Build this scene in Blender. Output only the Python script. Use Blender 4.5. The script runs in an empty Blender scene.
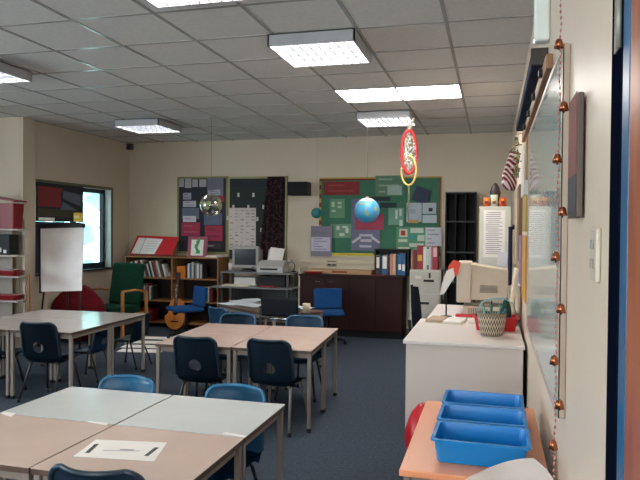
import bpy, bmesh, math, random
from mathutils import Vector, Matrix, Euler
R = math.radians
PI = math.pi
random.seed(7)
scn = bpy.context.scene
COL = scn.collection

# ------------------------------------------------------------------ camera
F = 645.0
HC = 1.5
def cam_matrix(yaw, pitch, roll):
    B = Matrix(((1, 0, 0), (0, 0, -1), (0, 1, 0)))
    return (Matrix.Rotation(yaw, 3, 'Z') @ B @ Matrix.Rotation(pitch, 3, 'X') @ Matrix.Rotation(roll, 3, 'Z'))
CM = cam_matrix(R(15.0), R(-0.9), R(0.5))
cd = bpy.data.cameras.new('camera')
cam = bpy.data.objects.new('camera', cd)
COL.objects.link(cam)
cd.sensor_width = 36
cd.lens = F * 36 / 640
cd.clip_start = 0.05
m4 = CM.to_4x4(); m4.translation = Vector((0, 0, HC))
cam.matrix_world = m4
scn.camera = cam
def at(px, py, ax, val):
    """a point measured in the photograph, on the real plane it belongs to (0 x, 1 y, 2 z)"""
    d = CM @ Vector(((px - 320) / F, -(py - 240) / F, -1))
    o = Vector((0, 0, HC))
    return o + d * ((val - o[ax]) / d[ax])

# ------------------------------------------------------------------ view, world
scn.view_settings.view_transform = 'Standard'
scn.view_settings.look = 'None'
scn.view_settings.gamma = 1
scn.view_settings.use_curve_mapping = False
scn.view_settings.exposure = 0.26
LAMP = 22.0        # strength of the fluorescent tubes
w = bpy.data.worlds.new('sky'); scn.world = w; w.use_nodes = True
bg = w.node_tree.nodes['Background']
bg.inputs[0].default_value = (0.62, 0.9, 1.0, 1)
bg.inputs[1].default_value = 4.5
pl = bpy.data.lights.new('window_portal', 'AREA'); pl.shape = 'RECTANGLE'; pl.size = 1.2; pl.size_y = 1.75
pl.cycles.is_portal = True
plo = bpy.data.objects.new('window_portal', pl); COL.objects.link(plo)
plo.location = (-5.93, 7.86, 1.49); plo.rotation_euler = (0, R(-90), 0)

def daylight(name, loc, rot, sx, sy, power, col):
    l = bpy.data.lights.new(name, 'AREA'); l.shape = 'RECTANGLE'; l.size = sx; l.size_y = sy; l.energy = power; l.color = col
    o = bpy.data.objects.new(name, l); COL.objects.link(o); o.location = loc; o.rotation_euler = rot
daylight('daylight_left_windows', (-7.5, 1.6, 1.65), (0, R(-90), 0), 1.4, 5.2, 125, (.93, .96, 1))  # lamp added for unseen left windows, to light the room
daylight('added_rear_light', (-1.6, -2.4, 1.65), (R(90), 0, 0), 2.6, 1.3, 85, (1, .94, .88))  # fill lamp added behind the camera to brighten surfaces facing it
# ------------------------------------------------------------------ materials
def lin(c):
    if isinstance(c, str):
        c = [int(c[i:i + 2], 16) / 255 for i in (0, 2, 4)]
    return tuple(((v / 12.92) if v <= 0.04045 else ((v + 0.055) / 1.055) ** 2.4) for v in c) + (1,)
MATS = {}
def mat(name, col, rough=0.6, metal=0.0, col2=None, scale=8.0, bump=0.0, bscale=60.0, spec=0.5, stretch=None, alpha=None, trans=0.0, kind='noise', coat=0.0):
    if name in MATS: return MATS[name]
    m = bpy.data.materials.new(name); m.use_nodes = True
    nt = m.node_tree; b = nt.nodes['Principled BSDF']
    b.inputs['Roughness'].default_value = rough
    b.inputs['Metallic'].default_value = metal
    b.inputs['Specular IOR Level'].default_value = spec
    if trans: b.inputs['Transmission Weight'].default_value = trans
    if coat: b.inputs['Coat Weight'].default_value = coat
    tc = nt.nodes.new('ShaderNodeTexCoord')
    mp = nt.nodes.new('ShaderNodeMapping'); nt.links.new(tc.outputs['Object'], mp.inputs[0])
    if stretch: mp.inputs['Scale'].default_value = stretch
    c1 = lin(col)
    c2 = lin(col2) if col2 else tuple(v * 0.9 for v in c1[:3]) + (1,)
    if kind == 'noise':
        n = nt.nodes.new('ShaderNodeTexNoise'); n.inputs['Scale'].default_value = scale; n.inputs['Detail'].default_value = 4
        fac = n.outputs['Fac']
    elif kind == 'wave':
        n = nt.nodes.new('ShaderNodeTexWave'); n.inputs['Scale'].default_value = scale; n.inputs['Distortion'].default_value = 2.5; n.inputs['Detail'].default_value = 3
        fac = n.outputs['Fac']
    elif kind == 'voronoi':
        n = nt.nodes.new('ShaderNodeTexVoronoi'); n.inputs['Scale'].default_value = scale
        fac = n.outputs['Distance']
    nt.links.new(mp.outputs[0], n.inputs['Vector'])
    rp = nt.nodes.new('ShaderNodeValToRGB')
    rp.color_ramp.elements[0].position = 0.3; rp.color_ramp.elements[1].position = 0.7
    rp.color_ramp.elements[0].color = c2; rp.color_ramp.elements[1].color = c1
    nt.links.new(fac, rp.inputs[0]); nt.links.new(rp.outputs[0], b.inputs['Base Color'])
    if bump:
        n2 = nt.nodes.new('ShaderNodeTexNoise'); n2.inputs['Scale'].default_value = bscale
        nt.links.new(tc.outputs['Object'], n2.inputs['Vector'])
        bp = nt.nodes.new('ShaderNodeBump'); bp.inputs['Strength'].default_value = bump; bp.inputs['Distance'].default_value = 0.01
        nt.links.new(n2.outputs['Fac'], bp.inputs['Height']); nt.links.new(bp.outputs[0], b.inputs['Normal'])
    MATS[name] = m
    return m
def emis(name, col, s):
    m = bpy.data.materials.new(name); m.use_nodes = True
    b = m.node_tree.nodes['Principled BSDF']
    b.inputs['Base Color'].default_value = (0.8, 0.8, 0.8, 1)
    b.inputs['Emission Color'].default_value = lin(col); b.inputs['Emission Strength'].default_value = s
    return m
def glass(name, col=(1, 1, 1), rough=0.0):
    m = bpy.data.materials.new(name); m.use_nodes = True
    nt = m.node_tree; nt.nodes.clear()
    o = nt.nodes.new('ShaderNodeOutputMaterial'); mx = nt.nodes.new('ShaderNodeMixShader'); fr = nt.nodes.new('ShaderNodeMath'); lw = nt.nodes.new('ShaderNodeLayerWeight'); fr.operation = 'POWER'; nt.links.new(lw.outputs['Facing'], fr.inputs[0]); fr.inputs[1].default_value = 4; lw.inputs[0].default_value = 0.5
    t = nt.nodes.new('ShaderNodeBsdfTransparent'); g = nt.nodes.new('ShaderNodeBsdfGlossy')
    t.inputs[0].default_value = tuple(col) + (1,); g.inputs['Roughness'].default_value = rough
    nt.links.new(fr.outputs[0], mx.inputs[0]); nt.links.new(t.outputs[0], mx.inputs[1]); nt.links.new(g.outputs[0], mx.inputs[2]); nt.links.new(mx.outputs[0], o.inputs[0])
    return m
M_wall = mat('wall_paint', 'c4b6a3', 0.6, col2='beb09b', scale=2.0, bump=0.06, bscale=90)
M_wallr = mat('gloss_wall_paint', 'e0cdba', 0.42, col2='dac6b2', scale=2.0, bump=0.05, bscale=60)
M_ceil = mat('ceiling_tile', 'd0ceca', 0.85, col2='c6c4c0', scale=30, bump=0.15, bscale=200)
M_grid = mat('ceiling_grid_metal', 'a4a3a0', 0.2, col2='989794')
M_carpet = mat('blue_grey_carpet', '48505c', 1.0, col2='353c48', scale=45, bump=0.8, bscale=260, spec=0.1)
M_white = mat('white_plastic', 'd9d6d2', 0.35)
M_offw = mat('white_laminate', 'd8d0cc', 0.28, col2='d5cdc9', scale=3)
M_desk = mat('grey_desk_panel', 'd0c3bc', 0.45, col2='ccbfb8', scale=3)
M_tab_w = mat('cool_grey_laminate', 'c3c5c4', 0.22, col2='bdbfbe', scale=4)
M_tab_b = mat('beige_laminate', 'c4aea4', 0.24, col2='bea89d', scale=4)
M_tab_p = mat('pinkish_laminate', 'c9b2a8', 0.24, col2='c2aaa0', scale=4)
M_tab_l = mat('worn_grey_laminate', 'b3aaa6', 0.16, col2='aba29e', scale=4)
M_edge = mat('dark_wood_edge', '5a463c', 0.5, col2='4a382f', scale=20)
M_steel = mat('taupe_steel_tube', '8a7f78', 0.4, col2='857a73')
M_chrome = mat('chrome', 'c0c0c0', 0.2, metal=1.0)
M_dark = mat('black_plastic', '121215', 0.5, col2='0e0e11', spec=.3)
M_darkm = mat('black_steel', '2a2a2c', 0.4)
M_greym = mat('grey_steel', '8d8d8a', 0.4)
M_navy = mat('navy_polypropylene', '11273a', 0.42, col2='0e2232', scale=10, bump=0.1, bscale=300)
M_blue = mat('mid_blue_polypropylene', '11608a', 0.36, col2='0f5a82', scale=10, bump=0.1, bscale=300)
M_blue2 = mat('blue_polypropylene', '1f4d70', 0.4, col2='204c6c', scale=10)
M_fab = mat('blue_fabric', '20497c', 0.95, col2='1a3e6c', scale=60, bump=0.4, bscale=300, spec=0.1)
M_fabg = mat('green_fabric', '18402f', 0.95, col2='123326', scale=40, bump=0.4, bscale=300, spec=0.1)
M_fabk = mat('charcoal_fabric', '2b2a33', 0.95, col2='222129', scale=40, bump=0.4, bscale=300, spec=0.1)
M_fabr = mat('dark_red_fabric', '620e19', 0.9, col2='4e0a13', scale=14, bump=0.4, bscale=100, spec=0.15)
M_beech = mat('beech_veneer', 'ee9f76', 0.35, col2='e29268', scale=6, stretch=(9, 1, 9), kind='wave')
M_pine = mat('shelf_wood', '96683f', 0.5, col2='845a35', scale=5, stretch=(1, 8, 8), kind='wave')
M_maho = mat('mahogany_veneer', '2e120f', 0.5, col2='240e0c', spec=.2, scale=4, stretch=(8, 8, 1), kind='wave')
M_oak = mat('honey_wood', 'b98450', 0.45, col2='a9733f', scale=6, stretch=(8, 1, 8), kind='wave')
M_tan = mat('tan_board', 'b08a68', 0.55, col2='a37d5c', scale=5)
M_tray = mat('bright_blue_tray', '0680cc', 0.25, col2='057ac2')
M_paper = mat('paper', 'd9d4d0', 0.8, col2='d2cdc9', scale=8)
M_paperc = mat('cream_paper', 'cfc6b0', 0.8)
M_ink = mat('dark_ink', '2c2b35', 0.6)
M_grey = mat('printed_grey', '8c8894', 0.8, col2='7d7a86', scale=90)
M_red = mat('red_plastic', 'b81420', 0.35)
M_dred = mat('dark_red_tray', '7d1119', 0.4)
M_pbeige = mat('beige_computer_plastic', 'c2b6a6', 0.45)
M_pgrey = mat('pale_grey_plastic', 'a9a6a4', 0.4)
M_filec = mat('pale_grey_cabinet', 'b7b3a8', 0.4)
M_glass = glass('window_glass')
M_wb = mat('glossy_whiteboard', 'c9d6d3', 0.12, col2='c7d4d1', scale=2, coat=0.3)
M_lamp = emis('tube_light', 'fffaf2', LAMP)
M_fix = mat('white_enamel', 'a6a6aa', 0.4)
M_teal = mat('teal_plastic', '1f8a94', 0.4)
def flat(hexc, rough=0.75):
    return mat('paper_' + hexc, hexc, rough, scale=14)

# ------------------------------------------------------------------ mesh builder
class MB:
    def __init__(s):
        s.bm = bmesh.new(); s.mats = []; s.cur = 0
    def m(s, material):
        if material not in s.mats: s.mats.append(material)
        s.cur = s.mats.index(material); return s
    def _mark(s, old):
        for f in s.bm.faces:
            if f not in old: f.material_index = s.cur
    def _begin(s): return set(s.bm.faces)
    def box(s, x0, y0, z0, x1, y1, z1, bev=0.0, rot=None, about=None, seg=2):
        old = s._begin()
        r = bmesh.ops.create_cube(s.bm, size=1)
        vs = r['verts']
        c = Vector(((x0 + x1) / 2, (y0 + y1) / 2, (z0 + z1) / 2)); d = (abs(x1 - x0), abs(y1 - y0), abs(z1 - z0))
        for v in vs: v.co = Vector((v.co.x * d[0], v.co.y * d[1], v.co.z * d[2])) + c
        if bev > 0:
            bev = min(bev, min(d) * 0.45)
            es = list({e for v in vs for e in v.link_edges})
            rr = bmesh.ops.bevel(s.bm, geom=es, offset=bev, segments=seg, affect='EDGES', profile=0.5)
            vs = list({v for f in s.bm.faces if f not in old for v in f.verts})
        if rot:
            p = Vector(about) if about else c
            mt = Matrix.Translation(p) @ Euler(rot).to_matrix().to_4x4() @ Matrix.Translation(-p)
            bmesh.ops.transform(s.bm, matrix=mt, verts=vs)
        s._mark(old); return s
    def tube(s, pts, r, n=8, closed=False):
        old = s._begin()
        pts = [Vector(p) for p in pts]; rings = []
        rad = r if isinstance(r, (list, tuple)) else [r] * len(pts)
        N = len(pts)
        up = None
        for i, p in enumerate(pts):
            if closed: t = pts[(i + 1) % N] - pts[i - 1]
            else: t = pts[min(i + 1, N - 1)] - pts[max(i - 1, 0)]
            t.normalize()
            if up is None:
                a = Vector((0, 0, 1)) if abs(t.z) < 0.9 else Vector((1, 0, 0))
                up = t.cross(a).normalized()
            else:
                up = (up - t * up.dot(t)).normalized()
            b = t.cross(up)
            rings.append([s.bm.verts.new(p + (up * math.cos(2 * PI * k / n) + b * math.sin(2 * PI * k / n)) * rad[i]) for k in range(n)])
        rng = range(N) if closed else range(N - 1)
        for i in rng:
            A, B = rings[i], rings[(i + 1) % N]
            for k in range(n):
                f = s.bm.faces.new((A[k], A[(k + 1) % n], B[(k + 1) % n], B[k])); f.smooth = True
        if not closed:
            s.bm.faces.new(rings[0][::-1]); s.bm.faces.new(rings[-1])
        s._mark(old); return s
    def lathe(s, prof, n=24, at=(0, 0, 0), sx=1, sy=1):
        old = s._begin(); rings = []
        for r, z in prof:
            if r < 1e-5: rings.append([s.bm.verts.new((at[0], at[1], at[2] + z))])
            else: rings.append([s.bm.verts.new((at[0] + sx * r * math.cos(2 * PI * k / n), at[1] + sy * r * math.sin(2 * PI * k / n), at[2] + z)) for k in range(n)])
        for A, B in zip(rings, rings[1:]):
            for k in range(n):
                k2 = (k + 1) % n
                if len(A) == 1 and len(B) == 1: continue
                if len(A) == 1: f = s.bm.faces.new((A[0], B[k2], B[k]))
                elif len(B) == 1: f = s.bm.faces.new((A[k], A[k2], B[0]))
                else: f = s.bm.faces.new((A[k], A[k2], B[k2], B[k]))
                f.smooth = True
        s._mark(old); return s
    def prism(s, pts2, d0, d1, plane='xy', bev=0.0):
        """polygon extruded along the remaining axis from d0 to d1"""
        old = s._begin()
        def P(a, b, d):
            return {'xy': (a, b, d), 'xz': (a, d, b), 'yz': (d, a, b)}[plane]
        A = [s.bm.verts.new(P(a, b, d0)) for a, b in pts2]; B = [s.bm.verts.new(P(a, b, d1)) for a, b in pts2]
        n = len(A)
        s.bm.faces.new(A[::-1]); s.bm.faces.new(B)
        for k in range(n): s.bm.faces.new((A[k], A[(k + 1) % n], B[(k + 1) % n], B[k]))
        if bev:
            nf = [f for f in s.bm.faces if f not in old]
            es = [e for f in nf[:2] for e in f.edges]
            bmesh.ops.bevel(s.bm, geom=es, offset=bev, segments=2, affect='EDGES', profile=0.5)
        s._mark(old); return s
    def grid(s, nu, nv, fn, thick=0.0, keep=None, smooth=True):
        old = s._begin()
        V = [[s.bm.verts.new(fn(i / nu, j / nv)) for i in range(nu + 1)] for j in range(nv + 1)]
        fs = []
        for j in range(nv):
            for i in range(nu):
                if keep and not keep((i + .5) / nu, (j + .5) / nv): continue
                f = s.bm.faces.new((V[j][i], V[j][i + 1], V[j + 1][i + 1], V[j + 1][i])); f.smooth = smooth; fs.append(f)
        for row in V:
            for v in row:
                if not v.link_faces: s.bm.verts.remove(v)
        if thick:
            bmesh.ops.solidify(s.bm, geom=fs, thickness=thick)
        s._mark(old); return s
    def xform(s, mt):
        bmesh.ops.transform(s.bm, matrix=mt, verts=s.bm.verts[:]); return s
    def build(s, name, material=None, parent=None, smooth=None):
        if material is not None and not s.mats: s.mats = [material]
        bmesh.ops.recalc_face_normals(s.bm, faces=s.bm.faces[:])
        me = bpy.data.meshes.new(name); s.bm.to_mesh(me); s.bm.free()
        for mm in s.mats: me.materials.append(mm)
        if smooth:
            for p in me.polygons: p.use_smooth = True
            try: me.set_sharp_from_angle(angle=R(40))
            except Exception: pass
        o = bpy.data.objects.new(name, me); COL.objects.link(o)
        if parent: o.parent = parent
        return o
def tag(o, label, cat, group=None, kind=None):
    o['label'] = label; o['category'] = cat
    if group: o['group'] = group
    if kind: o['kind'] = kind
    return o
def thing(name, label, cat, loc=(0, 0, 0), rz=0, group=None):
    o = bpy.data.objects.new(name, None); COL.objects.link(o); o.empty_display_size = 0.1
    o.location = loc; o.rotation_euler = (0, 0, rz)
    return tag(o, label, cat, group)
def struct(name, mb, material=None, parent=None, label=None):
    o = mb.build(name, material, parent)
    if not parent: o['kind'] = 'structure'
    if label: o['label'] = label
    return o
def copy_tree(o, parent=None):
    c = o.copy(); COL.objects.link(c); c.parent = parent
    for ch in [x for x in bpy.data.objects if x.parent == o]: copy_tree(ch, c)
    return c
def rrect(w, h, r, n=5):
    P = []
    for cx, cy, a0 in ((w / 2 - r, h / 2 - r, 0), (-w / 2 + r, h / 2 - r, 90), (-w / 2 + r, -h / 2 + r, 180), (w / 2 - r, -h / 2 + r, 270)):
        for k in range(n + 1):
            a = R(a0 + 90 * k / n); P.append((cx + r * math.cos(a), cy + r * math.sin(a)))
    return P

# ------------------------------------------------------------------ room shell
XR, XL, YB, ZC = 0.24, -5.65, 9.23, 2.86
XN, YF = -7.3, -2.2
struct('floor', MB().box(XN - .2, YF - .2, -0.1, XR + .3, YB + .2, 0), M_carpet)
struct('ceiling', MB().box(XN - .2, YF - .2, ZC, XR + .3, YB + .2, ZC + 0.1), M_ceil)
g = MB()
gx = [-0.31 - 0.592 * k for k in range(0, 12)]
gy = [4.28 - 0.604 * k for k in range(1, 11)] + [4.28 + 0.604 * k for k in range(0, 9)]
for x in gx: g.box(x - .012, YF, ZC - .004, x + .012, YB, ZC + .001)
for y in gy: g.box(XN, y - .012, ZC - .0035, XR, y + .012, ZC + .001)
struct('trim_1', g, M_grid)
struct('wall_back', MB().box(XL - .3, YB, 0, XR + .3, YB + .15, ZC), M_wall)
wf = MB(); wf.box(XN - .2, YF - .15, 0, -3.0, YF, ZC); wf.box(-.2, YF - .15, 0, XR + .3, YF, ZC); wf.box(-3.0, YF - .15, 0, -.2, YF, .95); wf.box(-3.0, YF - .15, 2.35, -.2, YF, ZC)
struct('wall_front', wf, M_wall)
fr = MB()
for a in ((-3.0, .95, -2.95, 2.35), (-.25, .95, -.2, 2.35), (-3.0, .95, -.2, 1.0), (-3.0, 2.3, -.2, 2.35), (-1.62, .95, -1.58, 2.35)): fr.box(a[0], YF - .1, a[1], a[2], YF - .05, a[3])
w3 = struct('window_added_rear', fr, mat('white_upvc', 'd0d0d0', .4))  # unseen window added behind the camera to go with the fill lamp
wl = MB()
wl.box(XL - .17, 6.74, 0, XL, 7.0, ZC); wl.box(XL - .17, 8.72, 0, XL, YB, ZC)
wl.box(XL - .17, 7.0, 0, XL, 8.72, 0.9); wl.box(XL - .17, 7.0, 2.08, XL, 8.72, ZC)
struct('wall_left', wl, M_wall)
struct('wall_left_recess', MB().box(XN, 6.74, 0, XL - .17, 6.9, ZC), M_wall)
wn_ = MB(); wn_.box(XN - .15, YF, 0, XN, -1.0, ZC); wn_.box(XN - .15, 4.2, 0, XN, 6.9, ZC); wn_.box(XN - .15, -1.0, 0, XN, 4.2, .95); wn_.box(XN - .15, -1.0, 2.35, XN, 4.2, ZC)
struct('wall_left_near', wn_, M_wall)
fr = MB()
for y in (-1.0, .3, 1.6, 2.9, 4.15): fr.box(XN - .1, y, .95, XN - .05, y + .05, 2.35)
fr.box(XN - .1, -1.0, .95, XN - .05, 4.2, 1.0); fr.box(XN - .1, -1.0, 2.3, XN - .05, 4.2, 2.35)
struct('window_2', fr, mat('dark_blue_window_frame', '1a2534', 0.4))  # unseen windows added to bring daylight in from the left
struct('trim_2', MB().box(XL - .0, 6.742, 0.0, XL + 0.045, 6.97, ZC - .001, .004), M_wall)
wr = MB(); wr.box(XR, 1.47, 0, XR + .15, YB, ZC); wr.box(XR, YF, 0, XR + .15, .42, ZC); wr.box(XR, .42, 2.12, XR + .15, 1.47, ZC)
struct('wall_right', wr, M_wallr)
struct('baseboard_back', MB().box(XL, YB - .015, 0, XR, YB, 0.1, .004), M_edge)
struct('baseboard_right', MB().box(XR - .012, 1.6, 0, XR, YB - .02, 0.1, .004), M_edge)
# window
M_wf = mat('dark_blue_window_frame', '1a2534', 0.4)
f = MB(); xg = -5.79
for a in ((7.0, .9, 7.06, 2.08), (8.66, .9, 8.72, 2.08), (7.0, .9, 8.72, .98), (7.0, 2.02, 8.72, 2.08), (7.95, .9, 8.0, 2.08)):
    f.box(xg - .03, a[0], a[1], xg + .04, a[2], a[3], .004)
wn = struct('window_1', f, M_wf)
p_ = MB().box(xg - .004, 7.05, .97, xg + .004, 8.67, 2.03).build('pane', M_glass, wn)
p_ = MB().box(XL - .14, 7.0, .875, XL + .03, 8.72, .9, .005).build('sill', M_wf, wn)
MB().box(XL - .14, 8.705, .9, XL, 8.722, 2.08).build('reveal', mat('white_window_reveal', 'c9dcd8', 0.4), wn)
f = MB(); f.box(XL - .01, 8.72, .88, XL + .012, 8.75, 2.12); f.box(XL - .01, 6.98, 2.08, XL + .012, 8.75, 2.12); f.build('architrave', mat('olive_grey_wood', '66604c', .5), wn)
# foliage outside
lf = MB()
for k in range(110):
    c = Vector((random.uniform(-11.5, -9.5), random.uniform(9.0, 16), random.uniform(0.3, 3.2)))
    s_ = random.uniform(.12, .3)
    lf.box(c.x - s_, c.y - s_, c.z - .01, c.x + s_, c.y + s_, c.z + .01, rot=(random.uniform(-2, 2), random.uniform(-2, 2), 0))
tr = thing('tree', 'pale green tree showing through the window pane', 'tree', (0, 0, 0))
lf.build('foliage', mat('leaf_green', 'a9cfc0', .6, col2='8fbcab', scale=3), tr)
MB().tube([(-10.5, 12.5, -1), (-10.4, 12.4, .8), (-10.6, 12.6, 2.2)], [.16, .12, .06]).build('trunk', M_edge, tr)
struct('ground_outside', MB().box(-26, -4, -1.1, XN - 1.5, 30, -1.0), mat('bright_paving', 'd5e2de', .8))

# door and frame at the near right
M_df = mat('navy_door_paint', '0d1120', 0.8, spec=.0)
f = MB()
f.box(XR - .004, 1.362, 0, XR + .15, 1.47, 2.12, .002); f.box(XR - .004, .42, 2.04, XR + .15, 1.47, 2.12, .002); f.box(XR - .004, .42, 0, XR + .15, .50, 2.12, .002)
d = struct('door_1', f, M_df)
MB().box(XR - .002, 1.292, 0.01, XR + .04, 1.358, 2.04, .003).build('edge_strip', mat('blue_door_paint', '1f5b85', .35), d)
MB().box(XR - .001, .502, 0.01, XR + .039, 1.291, 2.04, .003).build('door_leaf', mat('brown_door_veneer', 'a45a3c', .4, col2='8f4a30', stretch=(8, 8, 1), kind='wave', scale=3), d)
for z0, z1 in ((1.86, 1.99), (0.75, 0.93)):
    h = MB(); h.box(XR - .008, 1.372, z0, XR - .0035, 1.42, z1, .001)
    h.tube([(XR - .008, 1.37, z0), (XR - .008, 1.37, z1)], .006)
    h.build('hinge', mat('satin_hinge', '9c9a8f', .45, metal=.4), d)

# ------------------------------------------------------------------ ceiling lights
def louvre_light(x0, y0, label, wx=.62, wy=.6):
    t = thing('ceiling_light', label, 'ceiling light', (x0 + wx / 2, y0 + wy / 2, ZC - .09), 0, 'boxed fluorescent ceiling lights')
    b = MB(); a, c = wx / 2, wy / 2; H = .084
    b.box(-a, -c, 0, -a + .012, c, H); b.box(a - .012, -c, 0, a, c, H); b.box(-a, -c, 0, a, -c + .012, H); b.box(-a, c - .012, 0, a, c, H)
    b.box(-a, -c, H - .006, a, c, H)
    b.build('housing', M_fix, t)
    l = MB()
    for i in range(1, 9): l.box(-a + .012 + i * (wx - .024) / 9 - .003, -c + .012, 0.002, -a + .012 + i * (wx - .024) / 9 + .003, c - .012, .048)
    for j in range(1, 4): l.box(-a + .012, -c + .012 + j * (wy - .024) / 4 - .004, 0.002, a - .012, -c + .012 + j * (wy - .024) / 4 + .004, .048)
    l.build('louvre', mat('louvre_metal', '7c8088', .35, metal=.3), t)
    MB().box(-a + .013, -c + .013, .05, a - .013, c - .013, .06).build('diffuser', M_lamp, t)
    return t
louvre_light(-1.53, 4.25, 'large boxed louvred ceiling light in the middle of the ceiling, nearest fully seen')
louvre_light(-1.53, 7.25, 'small boxed louvred ceiling light near the back, above the hanging red hoop')
louvre_light(-4.6, 7.15, 'boxed ceiling light near the back left corner of the room')
louvre_light(-4.52, 4.2, 'boxed ceiling light cut by the left edge of the photo')
louvre_light(-1.89, 2.77, 'boxed ceiling light just cut off by the top edge of the photo')
louvre_light(-4.52, 1.2, 'boxed ceiling light, unseen and added, over the near left of the room')  # out of view, added to help light the room
louvre_light(-1.53, 0.0, 'boxed ceiling light added out of view over the camera end of the room')  # extra unseen fixture, added as a light source near the camera
t = thing('recessed_ceiling_light', 'long flush two-panel ceiling light set in the tiles in front of the hanging globe', 'ceiling light', (-.91, 6.39, ZC - .012))
b = MB()
b.box(-.60, -.31, 0, .60, -.29, .010); b.box(-.60, .29, 0, .60, .31, .010); b.box(-.60, -.31, 0, -.585, .31, .01); b.box(.585, -.31, 0, .60, .31, .01)
b.build('frame', M_fix, t)
MB().box(-.010, -.289, -.002, .010, .289, .009).build('divider', M_dark, t)
for sx in (-1, 1):
    pz = MB().box(-.29 + sx * .298, -.289, .003, .285 + sx * .298, .289, .008).build('diffuser', M_lamp, t)
b = MB()
for k in range(9): b.box(.03 + k * .062, -.288, .0005, .036 + k * .062, .288, .0025)
b.build('louvre', M_fix, t)

# ------------------------------------------------------------------ tables
def make_table(w, d, h, top, label, loc, rz, group, edge=M_edge):
    t = thing('classroom_table', label, 'table', loc, rz, group)
    a, c = w / 2 - .004, d / 2 - .004
    MB().box(-a, -c, h - .004, a, c, h, .0015).build('table_top', top, t)
    MB().box(-a, -c, h - .026, a, c, h - .0042, .003).build('edge_band', edge, t)
    fr = MB(); i = .035
    for s in (-1, 1):
        fr.box(-a + i, s * (c - i) - .012, h - .062, a - i, s * (c - i) + .012, h - .0265)
        fr.box(s * (a - i) - .012, -c + i, h - .062, s * (a - i) + .012, c - i, h - .0265)
    fr.build('frame', M_steel, t)
    for sx in (-1, 1):
        for sy in (-1, 1):
            x, y = sx * (a - .02), sy * (c - .02)
            l = MB().box(x - .0135, y - .0135, .012, x + .0135, y + .0135, h - .0262, .004)
            lo = l.build('leg', M_steel, t)
            MB().box(x - .016, y - .016, 0, x + .016, y + .016, .03, .004).build('foot_cap', M_dark, lo)
    return t
def cluster(cx, cy, rz, w, d, h, tops, labels, group, nx=2, ny=2):
    k = 0; c, s = math.cos(rz), math.sin(rz)
    for j in range(ny):
        for i in range(nx):
            x = (i - (nx - 1) / 2) * w; y = (j - (ny - 1) / 2) * d
            make_table(w, d, h, tops[k], labels[k], (cx + x * c - y * s, cy + x * s + y * c, 0), rz, group); k += 1
TH = .61
cluster(-1.645, 2.57, R(-.3), .635, .555, TH, [M_tab_b, M_tab_b, M_tab_w, M_tab_w],
        ['beige topped square table at the bottom left of the photo', 'beige topped square table under the white worksheet',
         'pale grey topped table at the back left of the nearest group', 'pale grey topped table at the back right of the nearest group'], 'four tables of the nearest group')
cluster(-1.93, 5.08, R(3.3), .625, .565, TH, [M_tab_p] * 4,
        ['pinkish topped table at the front left of the middle group', 'pinkish topped table at the front right of the middle group',
         'pinkish topped table at the back left of the middle group', 'pinkish topped table at the back right of the middle group'], 'four tables of the middle group')
def rotv(x, y, a): return (x * math.cos(a) - y * math.sin(a), x * math.sin(a) + y * math.cos(a))
a_ = R(2)
ox, oy = rotv(-.62, .65, a_)
cluster(-3.44 + ox, 4.73 + oy, a_, .62, .65, TH, [M_tab_l] * 4,
        ['grey topped table at the front left of the left group', 'grey topped table at the near corner of the left group',
         'grey topped table at the far left of the left group', 'grey topped table at the far right of the left group, by the window reflection'], 'tables of the left group')
ft = make_table(1.15, .66, .62, M_edge, 'dark wood table spread with newspapers, behind the middle group', (-2.42, 6.86, 0), R(-37), None)

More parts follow.
